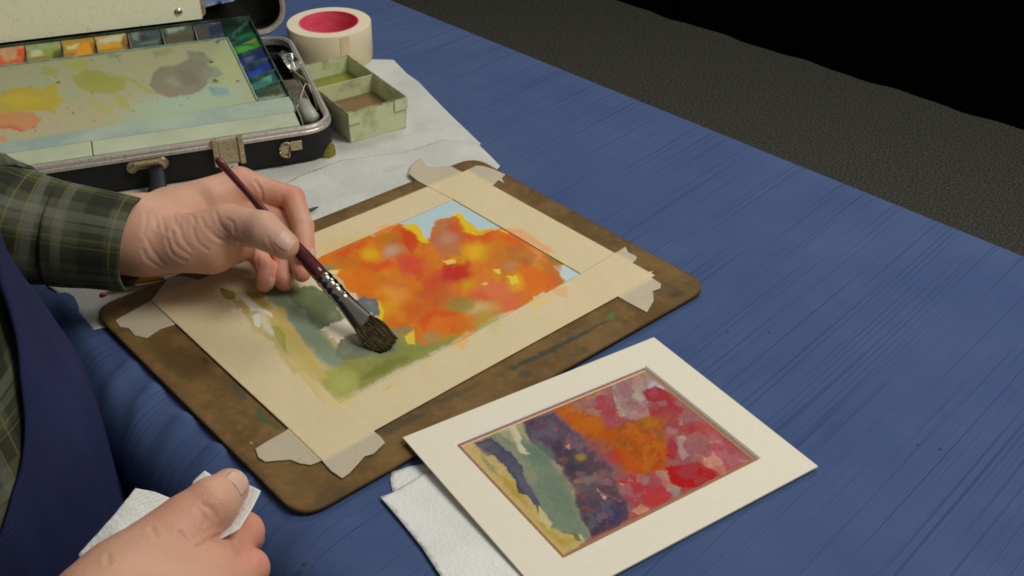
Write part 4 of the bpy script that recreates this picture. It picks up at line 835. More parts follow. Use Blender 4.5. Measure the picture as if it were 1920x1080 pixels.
obj('outer_wall', *join([wall(A0, B1, A1, B1, -.012, .0062, .0009), wall(A1, B1, A1, B0 - .012, -.016, .0022, .0009), wall(A0, B0, A0, B1, -.016, .003, .0009)]), M_dk, pal)
# front flange, stepping down towards the front of the case
def strip(a0, a1, b0, b1, h0, h1, th=.0012):
    V = [K(a0, b0, h0), K(a1, b0, h0), K(a1, b1, h1), K(a0, b1, h1)]; V += [v - np.array([0, 0, th]) for v in V]
    return V, [(0, 1, 2, 3), (7, 6, 5, 4), (4, 5, 1, 0), (5, 6, 2, 1), (6, 7, 3, 2), (7, 4, 0, 3)]
M_fl = speckled('blue_grey_enamel', col(156, 168, 148), col(134, 152, 146), 16, .35)
def fl_quad(f0, f1, h0, h1):
    V = [K(A0, f0(A0), h0), K(A1, f0(A1), h0), K(A1, f1(A1), h1), K(A0, f1(A0), h1)]; V += [v - np.array([0, 0, .0012]) for v in V]
    return V, [(0, 1, 2, 3), (7, 6, 5, 4), (4, 5, 1, 0), (5, 6, 2, 1), (6, 7, 3, 2), (7, 4, 0, 3)]
fr_ = lambda a: B0 + (a + .072) * .062 * (a < -.072)
q = obj('front_flange', *join([fl_quad(lambda a: .0525, fr_, .0430, PH(B0) + .0004)]), M_fl, pal); bevel(q, .0006)
M_tr = speckled('cream_green_enamel', col(172, 178, 152), col(158, 166, 138), 20, .35)
q = obj('lower_tray', *join([strip(A0, -.259, .0175,   .0500, .0425, .0440, .012), strip(-.2582, A1 - .002, .0175,   .0500, .0425, .0440, .012)]), M_tr, pal); bevel(q, .001, 3)
obj('tray_end', *loft([K(A1 + .0012, .0165, .040), K(A1 + .0012, .030, .0445), K(A1 + .0012, .048, .0455), K(A1 + .0012, .058, .043)], [(.0009, .004)] * 4, 8, side=E1), M_rim, pal)
# spots of paint
for i in range(34):
    a, b = A0 + .12 + rs_.rand() * .26, .056 + rs_.rand() * .030
    p = K(a, b, .0425 + (PH(B0) - .0425) * (b - B0 + .034) / .034 + .0007)
    if i < 0: obj('spot', *loft([p, p + np.array([0, 0, .0003])], [.0006 + rs_.rand() * .0006] * 2, 6), M_lin, pal)
# cream mixing leaf standing in the lid on the palette's back edge
m = NM('cream_enamel', col(232, 223, 188), .5, 0, .4); v = m.coord()
sc_ = m.coord(scale=(60, 60, 9)); c1 = m.mix(m.ramp(m.noise(sc_, 5, 5, .7), [(.34, g4(.5)), (.44, g4(0))]), col(232, 223, 188), col(200, 190, 154))
c2 = m.mix(m.ramp(m.noise(v, 260, 3, .6), [(.26, g4(1)), (.33, g4(0))]), c1, col(92, 80, 56)); m.color(c2); m.bump(m.noise(v, 300, 3), .1, .0003)
leaf = thing('cream_metal_leaf', 'cream speckled metal sheet leaning in the open lid, behind the orange wells', 'palette lid', K(-.26, B1 + .006, PH(B1)))
LB = B1 + .0045
def KF(a, z, out=0): return K(a, LB + z * .22 + .0, PH(LB) + .0068 + z) - E2 * out
Q = [KF(A0, 0), KF(-.1060, 0), KF(-.1060, .24), KF(A0, .24)]; Qb = [p + E2 * .0018 for p in Q]
q = obj('sheet_metal', Q + Qb, [(0, 1, 2, 3), (7, 6, 5, 4), (4, 5, 1, 0), (5, 6, 2, 1), (6, 7, 3, 2), (7, 4, 0, 3)], m.m, leaf); bevel(q, .0006)
sc = obj('screw', *join([loft([KF(-.1340, .012, -.0005), KF(-.1340, .012, .0010), KF(-.1340, .012, .0024)], [.0050, .0050, .0032], 24)]), M_chrome, leaf, smooth=False)
obj('screw_slot', *box(KF(-.1340, .012, .0026), E1, E2, (0, 0, 1), .0026, .0003, .0006), M_lin, leaf)
# strip of cream card edge and pale blue spotted paper behind it
m = NM('spotted_blue_paper', col(116, 136, 178), .7); v = m.coord()
c1 = m.mix(m.ramp(m.noise(v, 120, 3, .5), [(.52, g4(0)), (.58, g4(1))]), col(116, 138, 182), col(170, 178, 190))
m.color(m.mix(m.ramp(m.noise(v, 95, 2, .5), [(.34, g4(1)), (.38, g4(0))]), c1, col(56, 66, 92)))
bp = [K(-.125, .314, .080), K(-.0615, .314, .087), K(-.0615, .330, .22), K(-.125, .330, .22)]
V, F = sheet(bp, .006); V[:, :2] += np.outer(.0015 * np.sin(V[:, 2] * 120 + V[:, 0] * 160), E2[:2]); V, F = solid_sheet(V, F, .0006)
o = obj('spotted_paper', V, F, m.m, smooth=True); tag(o, 'pale blue spotted paper tucked into the upright lid beside the cream sheet', 'paper')
V = [K(-.1085, .303, .0705), K(-.1000, .303, .079), K(-.0970, .318, .16), K(-.1085, .318, .16)]; V += [p + E2 * .001 for p in V]
o = obj('card_sliver', V, [(0, 1, 2, 3), (7, 6, 5, 4), (4, 5, 1, 0), (5, 6, 2, 1), (6, 7, 3, 2), (7, 4, 0, 3)], speckled('buff_card', col(180, 172, 140), col(140, 128, 90), 90, .7)); tag(o, 'narrow buff card edge showing right of the cream metal sheet', 'card')
# ---- odds and ends in the slot right of the palette
M_foil = NM('crumpled_foil', col(220, 220, 216), .18, 1); M_foil.bump(M_foil.noise(M_foil.coord(), 150, 2), .5, .002); M_foil = M_foil.m
V, F = loft([K(-.0275, .240, .034), K(-.022, .225, .043), K(-.017, .205, .046), K(-.013, .188, .043), K(-.010, .176, .040)], [(.002, .001), (.0085, .0035), (.0095, .0050), (.0075, .0045), (.0105, .0009)], 10, side=E1)
V = np.array(V) + np.stack([.0018 * np.sin(np.arange(len(V)) * 2.1), .0018 * np.cos(np.arange(len(V)) * 1.7), .0018 * np.sin(np.arange(len(V)) * 3.3)], 1)
o = thing('paint_tube', 'crumpled silver paint tube lying in the slot right of the palette', 'paint tube', K(-.018, .205, .030))
obj('tube_body', V, F, M_foil, o); obj('tube_cap', *loft([K(-.0285, .2445, .033), K(-.0315, .2555, .0315)], [.0042, .0036], 12), NM('black_cap', col(30, 30, 32), .4).m, o)
M_olive = speckled('olive_metal', col(116, 110, 92), col(84, 80, 64), 60, .35, .5, metal=.4)
o = thing('metal_scraper', 'dull olive metal strip lying in the slot below the silver tube', 'scraper', K(-.020, .13, .030))
q = obj('blade', *join([strip(-.0335, -.0135, .080, .160, .036, .036, .0012)]), M_olive, o); bevel(q, .0005)
obj('folded_edge', *loft([K(-.0135, .080, .0365), K(-.0135, .160, .0365)], [.0011, .0011], 8), M_rim, o)
o = thing('wire_clip', 'thin bent wire clip standing in the slot near the case corner', 'clip', K(-.013, .10, .03))
obj('wire', *loft([K(-.0325, .074, .034), K(-.022, .094, .040), K(-.0135, .112, .0465), K(-.0110, .116, .0470), K(-.0085, .112, .0465), K(-.0075, .090, .040), K(-.0085, .066, .034)], [.0009] * 7, 8), M_rim, o, smooth=True)
o = thing('glass_vial', 'small pale stoppered vial lying in the front corner of the case', 'bottle', K(-.018, .07, .012))
gl = NM('cloudy_glass', col(150, 154, 138), .12, 0, .6); gl.b.inputs['Roughness'].default_value = .4
obj('vial_body', *loft([K(-.0215, .093, .030), K(-.0212, .091, .031), K(-.0190, .060, .031), K(-.0180, .0450, .031), K(-.0178, .044, .030)], [.004, .0095, .0100, .0100, .006], 20), gl.m, o, smooth=True)
obj('stopper', *loft([K(-.0218, .092, .030), K(-.0224, .101, .030)], [.0065, .0060], 16), M_dvd, o)
# ================================================================= masking tape roll
tcx, tcy = P(616.5, 41, .050)[:2]
m = NM('masking_tape_side', col(206, 192, 160), .65, 0, .25); m.bump(m.noise(m.coord(scale=(1, 1, 40)), 30, 3), .15, .0004); M_roll = m.m
m = NM('wound_tape_edge', col(206, 196, 168), .7, 0, .2)
v = m.coord(); sp = m.n('ShaderNodeSeparateXYZ'); m.l(v, sp.inputs[0])
r_ = m.math('SQRT', m.math('ADD', m.math('POWER', sp.outputs[0], 2), m.math('POWER', sp.outputs[1], 2)))
m.bump(m.math('SINE', m.math('MULTIPLY', r_, 9000)), .25, .0002); M_rolltop = m.m
roll = thing('masking_tape_roll', 'wide roll of cream masking tape with a red cardboard core', 'tape roll', (tcx, tcy, T + .001))
RO, RI = .0555, .0378
V, F = lathe((tcx, tcy, T + .001), [(RI + .0018, 0), (RO - .0006, 0), (RO, .0006), (RO, .0484), (RO - .0006, .049), (RI + .0018, .049)])
o = obj('tape_winding', V, F, M_roll, roll, smooth=False); o.data.materials.append(M_rolltop)
for p in o.data.polygons:
    p.use_smooth = abs(p.normal.z) < .5
    if p.normal.z > .9: p.material_index = 1
m = NM('red_core', col(196, 52, 70), .45, 0, .45); m.color(m.ramp(m.noise(m.coord(scale=(8, 8, 60)), 6, 4), [(.3, col(226, 60, 86)), (.7, col(238, 110, 126))])); M_core = m.m
obj('core', *lathe((tcx, tcy, T + .001), [(RI, .0003), (RI + .0018, .0003), (RI + .0018, .0492), (RI, .0492)]), M_core, roll, smooth=False, label='red cardboard core')
# loose end of the tape stuck on the side, facing the tin
pts = []
for k in range(9):
    a = math.radians(-68 + k * 1.6); pts.append((tcx + (RO + .0003) * math.cos(a), tcy + (RO + .0003) * math.sin(a)))
V, F = [], []
for i, (x, y) in enumerate(pts): V += [(x, y, T + .002 + (0 if i else 0)), (x, y, T + .0485 - (.0035 if i % 3 == 1 and i < 3 else 0))]
for i in range(8): F.append((2 * i, 2 * i + 2, 2 * i + 3, 2 * i + 1))
o = obj('tape_end', V, F, M_tape and speckled('tape_end', col(212, 194, 156), col(200, 180, 140), 200, .6), roll); sm_ = o.modifiers.new('s', 'SOLIDIFY'); sm_.thickness = .0003; sm_.offset = 1
# spatula-like chip on the far rim, nick in the core
obj('core_nick', *box((tcx - .0250, tcy - .0268, T + .0470), (1, 0, 0), (0, 1, 0), (0, 0, 1), .0016, .0009, .0022), M_lin, roll)

# ================================================================= green water tin
M_tin = speckled('pale_green_tin', col(186, 192, 150), col(140, 148, 108), 45, .4, .45, .28, .5, .25, 300, .0003)
M_tini = speckled('stained_tin_inside', col(138, 142, 100), col(84, 82, 46), 45, .45, .4, .38, .6, .2, 300, .0003)
HT = .0415
ta, tb, tc_, td = P(592, 117, HT), P(716, 99, HT), P(763, 182, HT), P(651, 212, HT)
u_ = (tc_ - td); u_ /= np.linalg.norm(u_); v_ = np.array([-u_[1], u_[0], 0])
TW, TL = np.linalg.norm(tc_ - td) * .99, .150
td0 = td.copy()
def TN(a, b, h): return np.array([td0[0], td0[1], T + h]) + u_ * a + v_ * b
tin = thing('water_tin', 'pale green two-compartment metal water container, paint stained', 'water container', TN(TW / 2, TL / 2, .0022))
th = .0008
def wallbox(p, q, h0, h1, t=th):
    p, q = np.array(p, float), np.array(q, float); d = q - p; d /= np.linalg.norm(d); n = np.array([-d[1], d[0]])
    P0, P1 = [p - n * 0, q - n * 0, q + n * t, p + n * t], None
    pts = [TN(a, b, 0) for a, b in P0]
    return prism(pts, T + h0, T + h1)
hb = .0026; tap = .002
def taper_wall(p0, p1, b0, b1, t=.0009):
    """outer wall from bottom line b0-b1 to top line p0-p1, thickness inward"""
    c = np.array([TW / 2, TL / 2]); V = []
    for (a, b), h in ((b0, hb), (b1, hb), (p1, HT), (p0, HT)): V.append(TN(a, b, h))
    e = np.array(p1) - np.array(p0); e = e / np.linalg.norm(e); n = np.array([-e[1], e[0]]); n = n if n @ (c - np.array(p0)) > 0 else -n
    for (a, b), h in ((b0, hb), (b1, hb), (p1, HT), (p0, HT)): V.append(TN(a + n[0] * t, b + n[1] * t, h))
    return V, [(0, 1, 2, 3), (7, 6, 5, 4), (4, 5, 1, 0), (5, 6, 2, 1), (6, 7, 3, 2), (7, 4, 0, 3)]
tp = [(0, 0), (TW, 0), (TW, TL), (0, TL)]; bt = [(.002, .002), (TW - .002, .002), (TW - .002, TL - .002), (.002, TL - .002)]
w_ = [taper_wall(tp[i], tp[(i + 1) % 4], bt[i], bt[(i + 1) % 4]) for i in range(4)]
for k_, nm_ in ((0, 'end_wall'), (1, 'side_wall'), (2, 'end_wall'), (3, 'side_wall')):
    obj(nm_, *w_[k_], M_tin, tin)
obj('tin_floor', *prism([TN(a, b, 0) for a, b in bt], T + hb - .0006, T + hb), M_tini, tin)
DV = .082
obj('divider', *prism([TN(.0012, DV, 0), TN(TW - .0012, DV, 0), TN(TW - .0012, DV + .0014, 0), TN(.0012, DV + .0014, 0)], T + hb, T + HT - .001), M_tin, tin)
obj('rolled_rim', *loft([TN(0, TL, HT), TN(0, 0, HT), TN(TW, 0, HT), TN(TW, TL, HT), TN(0, TL, HT)], [.0009] * 5, 8), speckled('worn_rim', col(168, 170, 130), col(110, 104, 74), 90, .4), tin)
def folds(a0, a1, h0):  # folded tabs at the front corners
    V, F = prism([TN(a0, -.0004, 0), TN(a1, -.0004, 0), TN(a1, -.0014, 0), TN(a0, -.0014, 0)], T + h0, T + HT - .0005); return V, F
obj('folded_tab', *folds(.0005, .0165, HT - .0150), M_tin, tin); obj('folded_tab', *folds(TW - .0165, TW + .0008, HT - .0140), M_tin, tin)
def water(b0, b1, colr, hh):
    m = NM('paint_water', colr, .06, 0, .5); return obj('dirty_water', *prism([TN(.003, b0, 0), TN(TW - .003, b0, 0), TN(TW - .003, b1, 0), TN(.003, b1, 0)], T + hb, T + hh), m.m, tin)
o = water(.0025, DV - .0005, col(112, 88, 58), .0190); o['label'] = 'brown paint water'
o = water(DV + .0020, TL - .0025, col(116, 116, 42), .0215); o['label'] = 'olive paint water'
# soldered stains
# ================================================================= sponge pieces, brushes on the towel
M_sp = speckled('olive_sponge', col(122, 112, 48), col(84, 78, 32), 60, .95, .1, .35, .6, 1, 250, .003)
def lump(c, rad, hgt, seed, n=26):
    V, F = [], []; rows = 8
    for j in range(rows + 1):
        f = j / rows; z = hgt * math.sin(f * math.pi / 2) if j < rows else hgt
        for k in range(n):
            a = 2 * math.pi * k / n; rr_ = math.cos(f * math.pi / 2) * .98 + .02
            w1 = 1 + .35 * float(vn(np.array([math.cos(a) * 2 + 5]), np.array([math.sin(a) * 2 + 5]), seed)[0] - .5) + .1 * random.random()
            V.append((c[0] + rad[0] * rr_ * w1 * math.cos(a), c[1] + rad[1] * rr_ * w1 * math.sin(a), c[2] + z * (1 + .15 * random.random())))
    for j in range(rows):
        for k in range(n): F.append((j * n + k, j * n + (k + 1) % n, (j + 1) * n + (k + 1) % n, (j + 1) * n + k))
    F.append(tuple(range(n - 1, -1, -1))); F.append(tuple(range(rows * n, rows * n + n))); return V, F
q = P(305, 385, .006); o = obj('sponge', *lump((q[0], q[1], T + .0028), (.030, .016), .012, 3), M_sp); tag(o, 'olive green sponge on the towel behind the brush hand wrist', 'sponge')
q = P(613, 285, .004); o = obj('sponge', *lump((q[0], q[1], T + .0028), (.010, .012), .012, 9), M_sp); tag(o, 'small olive sponge scrap peeking out at the case corner', 'sponge')
# brush tip resting on the towel, just right of the fingers
br = thing('thin_brush', 'slim brush on the towel, only its dark green tip showing past the fingers', 'paintbrush', P(560, 400, .004))
a, b = P(597, 388, .0062), P(573, 397, .0062); d = (b - a) / np.linalg.norm(b - a)
obj('bristles', *loft([a, a + d * .004, a + d * .010, b + d * .002], [.0004, .0013, .0019, .0014], 10), speckled('wet_green_hair', col(58, 66, 52), col(40, 46, 36), 100, .5), br, smooth=True)
obj('ferrule', *loft([b, b + d * .020], [.0016, .0020], 12), M_chrome, br, smooth=True)
obj('handle', *loft([b + d * .020, b + d * .04, b + d * .12], [.0021, .0030, .0012], 12), NM('dark_lacquer', col(40, 36, 34), .25).m, br, smooth=True)
# orange handled pencil under the cuff
pc = thing('orange_pencil', 'orange pencil with dark flecks lying under the cuff by the board', 'pencil', P(262, 523, .006))
a, b = P(299, 518, .0075), P(205, 533, .0075)
obj('shaft', *loft([a, b], [.0042, .0042], 6), speckled('orange_paint', col(206, 142, 40), col(176, 108, 24), 200, .4), pc)
obj('end_cap', *loft([a, a + (a - b) / np.linalg.norm(a - b) * .004], [.0042, .0038], 12), M_gold, pc)
obj('printed_band', *loft([a + (b - a) * .12, a + (b - a) * .62], [(.0034, .0043), (.0034, .0043)], 12), NM('dark_band', col(84, 60, 30), .4).m, pc) if False else None
# crimson bead of paint on the towel
q = P(193, 551, .003); o = obj('paint_drop', *lump((q[0], q[1], T + .0022), (.0034, .0030), .0016, 5, 16), NM('crimson_paint', col(166, 34, 62), .35).m, smooth=True); tag(o, 'crimson drop of paint on the towel beneath the cuff', 'paint drop')
# specks on the cloth
for x_, y_, c_ in ((1365, 620, (120, 50, 84)), (1443, 621, (120, 50, 84)), (1723, 832, (110, 50, 90)), (1765, 840, (110, 50, 90)), (572, 1057, (36, 40, 52)), (280, 728, (90, 100, 96))):
    q = P(x_, y_, .0012); r0 = .0022 if y_ in (1057, 728) else .0011
    o = obj('paint_spot', *lump((q[0], q[1], T + .0006), (r0, r0), .0005, 4, 12), NM('spot_paint', col(*c_), .7).m)
    lab = {620: 'tiny crimson paint spot on the cloth above the mat, the left one', 621: 'tiny crimson paint spot on the cloth above the mat, the right one', 832: 'tiny purple paint spot right of the mat, nearer to it', 840: 'tiny purple paint spot right of the mat, farther from it', 1057: 'dark ink-like spot on the cloth right of the tissue hand', 728: 'greyish paint spot on the cloth left of the board'}[y_]
    tag(o, lab, 'paint spot', 'paint spots on the cloth')
DEBUG = False
# ================================================================= the brush held over the painting
bA, bB = P(726, 655, .0075), P(405, 296, .120)
bd = (bB - bA) / np.linalg.norm(bB - bA); bL = np.linalg.norm(bB - bA)
def along(px_, py_):
    s = np.linspace(0, 1, 800)[:, None]; Q = bA + (bB - bA) * s; x, y = proj(Q); i = np.argmin(np.hypot(x - px_, y - py_)); return float(s[i, 0]) * bL
def BP(s): return bA + bd * s
view = np.array([0, 0, T + CAMH]) - (bA + bB) / 2; wide = np.cross(bd, view); wide /= np.linalg.norm(wide)
thick = np.cross(wide, bd)
brush = thing('flat_brush', 'wide flat brush with dark red handle, held over the painting, bristles on the paper', 'paintbrush', bA)
s_f0, s_f1, s_end = along(682, 610), along(604, 523), bL
m = NM('maroon_lacquer', col(62, 22, 24), .16, 0, .6); m.color(m.ramp(m.noise(m.coord(), 60, 3), [(.3, col(48, 16, 18)), (.7, col(84, 34, 34))])); M_hand = m.m
hp = [(s_f1 - .002, .0066), (s_f1 + .010, .0070), (s_f1 + .028, .0064), (s_f1 + .055, .0050), (s_f1 + .085, .0038), (s_f1 + .110, .0030), (s_end - .016, .0031), (s_end - .010, .0038), (s_end - .003, .0030), (s_end, .0012)]
obj('handle', *loft([BP(s) for s, r in hp], [r for s, r in hp], 20, side=wide), M_hand, brush, smooth=True, label='glossy dark red tapering handle')
M_fer = NM('nickel_ferrule', col(150, 144, 132), .16, 1).m
fp = []
n_r = 90
for i in range(n_r + 1):
    f = i / n_r; s = s_f1 + .001 + (s_f0 - s_f1 - .001) * f
    wd_ = .0072 + .0008 * f + .0022 * max(0, (f - .5) / .5); tk = .0072 * (1 - f) + .0030 * f
    bmp = .0006 * math.sin(f * math.pi / .12) ** 2 if f < .36 else (.0003 * math.sin((f - .42) * math.pi / .08) if .42 < f < .50 else 0)
    fp.append((s, wd_ + bmp, tk + bmp))
obj('ferrule', *loft([BP(s) for s, a, b in fp], [(a, b) for s, a, b in fp], 24, side=wide), M_fer, brush, smooth=True, label='crimped nickel ferrule flattening towards the bristles')
# bristle block: many locks side by side
m = NM('wet_bristles', col(84, 72, 44), .5, 0, .12); m.color(m.ramp(m.noise(m.coord(), 500, 3), [(.35, col(50, 44, 28)), (.65, col(84, 72, 44))])); M_br = m.m
parts = []; rb_ = np.random.RandomState(11)
for j in range(64):
    u = (j / 63 - .5) * 2; L_ = s_f0 + .002; tip = .001 + rb_.rand() * .0022 + .002 * (u > 0) * u
    if j in (58, 59, 60): tip += .008
    q = []
    for k in range(6):
        f = k / 5; s = L_ + (tip - L_) * f; sp_ = .0086 + .0036 * math.sin(min(f * 2.2, 1) * math.pi / 2) - .004 * max(0, f - .5)
        q.append(BP(s) + wide * (u * sp_ + rb_.randn() * .0002) + thick * (rb_.randn() * .0006 * (1 - .4 * f)) + np.array([.004, -.001, 0]) * f * f)
    parts.append(loft(q, [(.0008, .0026), (.0010, .0032), (.0010, .0030), (.0009, .0024), (.0008, .0017), (.0004, .0008)], 6, side=wide))
V, F = join(parts); V[:, 2] = np.maximum(V[:, 2], T + h_p + .0006)
obj('bristles', V, F, M_br, brush, smooth=True, label='wet olive brown bristles')

# ================================================================= painter: distance-field modelling
class Field:
    def __init__(s, lo, hi, vox):
        s.lo = np.array(lo, float); s.vox = vox; n = np.ceil((np.array(hi) - s.lo) / vox).astype(int) + 1
        s.ax = [s.lo[i] + vox * np.arange(n[i]) for i in range(3)]; s.D = np.full(n, .5, np.float32)
    def blank(s): return np.full(s.D.shape, .5, np.float32)
    def win(s, lo, hi):
        sl = [slice(max(0, np.searchsorted(s.ax[i], lo[i])), np.searchsorted(s.ax[i], hi[i])) for i in range(3)]
        g = np.meshgrid(*[s.ax[i][sl[i]] for i in range(3)], indexing='ij', copy=False); return tuple(sl), g
    def cap(s, D, a, b, ra, rb, k=.006):
        a, b = np.asarray(a, float), np.asarray(b, float); mg = max(ra, rb) + .03
        sl, (X, Y, Z_) = s.win(np.minimum(a, b) - mg, np.maximum(a, b) + mg)
        if X.size == 0: return
        d = b - a; L2 = d @ d + 1e-12; t = np.clip(((X - a[0]) * d[0] + (Y - a[1]) * d[1] + (Z_ - a[2]) * d[2]) / L2, 0, 1)
        q = np.sqrt((X - a[0] - t * d[0]) ** 2 + (Y - a[1] - t * d[1]) ** 2 + (Z_ - a[2] - t * d[2]) ** 2) - (ra + (rb - ra) * t)
        s.smin(D, sl, q, k)
    def ell(s, D, c, axes, r, k=.006):
        c = np.asarray(c, float); mg = max(r) + .03; sl, (X, Y, Z_) = s.win(c - mg, c + mg)
        if X.size == 0: return
        A = np.asarray(axes, float); p = [(X - c[0]) * A[i][0] + (Y - c[1]) * A[i][1] + (Z_ - c[2]) * A[i][2] for i in range(3)]
        k0 = np.sqrt(sum((p[i] / r[i]) ** 2 for i in range(3))); k1 = np.sqrt(sum((p[i] / r[i] ** 2) ** 2 for i in range(3))) + 1e-9
        s.smin(D, sl, k0 * (k0 - 1) / k1, k)
    @staticmethod
    def smin(D, sl, q, k):
        w = D[sl]; h = np.maximum(k - np.abs(w - q), 0) / k; D[sl] = np.minimum(w, q) - h * h * k * .25
    @staticmethod
    def union(A, B, k):
        h = np.maximum(k - np.abs(A - B), 0) / k; return np.minimum(A, B) - h * h * k * .25
    def mesh(s, D=None):
        D = s.D if D is None else D; ins = D < 0; nx, ny, nz = D.shape
        c = np.zeros((nx - 1, ny - 1, nz - 1), np.int8)
        for i in (0, 1):
            for j in (0, 1):
                for k in (0, 1): c += ins[i:nx - 1 + i, j:ny - 1 + j, k:nz - 1 + k]
        act = (c > 0) & (c < 8); ids = np.full(c.shape, -1, np.int64); I = np.argwhere(act); ids[act] = np.arange(len(I))
        S = np.zeros((len(I), 3)); cnt = np.zeros(len(I))
        crn = [(i, j, k) for i in (0, 1) for j in (0, 1) for k in (0, 1)]
        for a in crn:
            for b in crn:
                if a < b and sum(abs(a[q] - b[q]) for q in range(3)) == 1:
                    va = D[I[:, 0] + a[0], I[:, 1] + a[1], I[:, 2] + a[2]]; vb = D[I[:, 0] + b[0], I[:, 1] + b[1], I[:, 2] + b[2]]
                    x = (va < 0) != (vb < 0); t = np.where(x, va / (va - vb + 1e-20), 0)[:, None]
                    S += np.where(x[:, None], np.array(a) + t * (np.array(b) - np.array(a)), 0); cnt += x
        V = s.lo + (I + S / cnt[:, None]) * s.vox; F = []
        for ax in range(3):
            o1, o2 = [(1, 2), (2, 0), (0, 1)][ax]
            A = np.take(ins, range(0, D.shape[ax] - 1), ax); B = np.take(ins, range(1, D.shape[ax]), ax)
            E = np.argwhere(A != B); E = E[(E[:, o1] > 0) & (E[:, o2] > 0) & (E[:, o1] < D.shape[o1] - 1) & (E[:, o2] < D.shape[o2] - 1)]
            def at(d1, d2):
                q = E.copy(); q[:, o1] -= d1; q[:, o2] -= d2; return ids[q[:, 0], q[:, 1], q[:, 2]]
            Q = np.stack([at(1, 1), at(0, 1), at(0, 0), at(1, 0)], 1); fl_ = ins[E[:, 0], E[:, 1], E[:, 2]]
            Q[~fl_] = Q[~fl_][:, ::-1]; F.append(Q)
        F = np.vstack(F); F = F[(F >= 0).all(1)]; return V, F
def relax(V, F, it=1, f=.5):
    for _ in range(it):
        S = np.zeros_like(V); n = np.zeros(len(V))
        for i in range(4):
            a, b = F[:, i], F[:, (i + 1) % 4]; np.add.at(S, a, V[b]); np.add.at(n, a, 1); np.add.at(S, b, V[a]); np.add.at(n, b, 1)
        V = V + (S / np.maximum(n, 1)[:, None] - V) * f
    return V
def smooth_border(V, F, it=30):
    n = len(V); E_ = np.concatenate([F[:, [i, (i + 1) % 4]] for i in range(4)]); key = E_.min(1).astype(np.int64) * n + E_.max(1)
    un, inv, cnt = np.unique(key, return_inverse=True, return_counts=True); B = E_[cnt[inv] == 1]; V = V.copy(); ids = np.unique(B)
    for _ in range(it):
        S = np.zeros_like(V); c = np.zeros(n); np.add.at(S, B[:, 0], V[B[:, 1]]); np.add.at(S, B[:, 1], V[B[:, 0]]); np.add.at(c, B[:, 0], 1); np.add.at(c, B[:, 1], 1)
        V[ids] = V[ids] * .5 + .5 * S[ids] / c[ids][:, None]
    return V
def normals(V, F):
    n = np.cross(V[F[:, 2]] - V[F[:, 0]], V[F[:, 3]] - V[F[:, 1]]); N = np.zeros_like(V)
    for i in range(4): np.add.at(N, F[:, i], n)
    return N / (np.linalg.norm(N, axis=1)[:, None] + 1e-12)
SK, SK_RED, SK_PALE = lin((186, 142, 118)), lin((188, 112, 94)), lin((192, 158, 136))
def skin_colour(V, red, pale=()):
    n = fbm(V[:, 0] * 60 + V[:, 2] * 31, V[:, 1] * 60 + V[:, 2] * 17, 3, 4)[:, None]
    c = SK * (1 + .22 * n); a = np.zeros(len(V))
    for p, r in red: a = np.maximum(a, np.exp(-(np.linalg.norm(V - p, axis=1) / r) ** 2))
    a = np.clip(a + .35 * fbm(V[:, 0] * 25, V[:, 1] * 25 + V[:, 2] * 20, 7, 3), 0, 1)[:, None]
    c = c * (1 - a * .75) + SK_RED * a * .75
    for p, r in pale:
        b = np.exp(-(np.linalg.norm(V - p, axis=1) / r) ** 2)[:, None] * .6; c = c * (1 - b) + SK_PALE * b
    return c
def crease(V, N, lines, width=.0016, depth=.0008):
    """press creases (3-D polylines) into the skin, with a soft fold beside them"""
    out = V.copy()
    for ln in lines:
        d = np.full(len(V), 1e9); ln = np.array(ln)
        for a, b in zip(ln[:-1], ln[1:]):
            e = b - a; t = np.clip(((V - a) @ e) / (e @ e + 1e-12), 0, 1); d = np.minimum(d, np.linalg.norm(V - a - t[:, None] * e, axis=1))
        out -= N * (depth * np.exp(-(d / width) ** 2) - .35 * depth * np.exp(-((d - 2.2 * width) / width) ** 2))[:, None]
    return out
def surf(D_, F_, px_, py_):
    """first point of the field the camera sees at a pixel"""
    o_ = np.array([0, 0, T + CAMH]); d = P(px_, py_, 0) - o_; d /= np.linalg.norm(d)
    for t in np.arange(.5, 1.5, .0007):
        q = o_ + d * t; i = np.round((q - F_.lo) / F_.vox).astype(int)
        if (i >= 0).all() and (i < D_.shape).all() and D_[tuple(i)] < .0004: return q
    return None
# ---------------- left hand, holding the brush
lo = np.minimum(P(150, 350, .0), P(620, 560, .0)); 
FL = Field([-.43, .80, T + .004], [-.15, 1.03, T + .15], .00125)
palm = FL.blank()
Wr0, Wr1 = P(120, 444, .078), P(262, 440, .072)
ax_x = (Wr1 - Wr0) / np.linalg.norm(Wr1 - Wr0)
FL.cap(palm, Wr0, Wr1, .0335, .0315, .01)
FL.cap(palm, Wr1, P(330, 422, .064), .0315, .030, .02)
FL.cap(palm, P(320, 405, .066), P(448, 348, .070), .025, .0155, .016)      # index metacarpal
FL.cap(palm, P(320, 415, .055), P(430, 375, .056), .024, .016, .016)       # middle metacarpal
FL.cap(palm, P(320, 440, .050), P(420, 410, .046), .024, .017, .016)       # ring
FL.cap(palm, P(300, 462, .050), P(425, 453, .042), .025, .019, .016)       # little, heel of the hand
FL.cap(palm, P(285, 468, .066), P(395, 462, .064), .0185, .0235, .016)     # thenar
FL.cap(palm, P(395, 462, .064), P(452, 462, .050), .0185, .0125, .012)
def finger(Fd, pts, rad, base, k=.007, kin=.003):
    D = Fd.blank()
    for i in range(len(pts) - 1): Fd.cap(D, pts[i], pts[i + 1], rad[i], rad[i + 1], kin)
    return Fd.union(base, D, k)
TH = [P(345, 452, .074), P(425, 420, .086), P(492, 431, .090), P(534, 460, .0800)]
IX = [P(450, 345, .072), P(549, 371, .059), P(569, 425, .050), P(574, 482, .0425)]
MD = [P(430, 375, .056), P(528, 415, .040), P(556, 462, .034), P(566, 512, .030)]
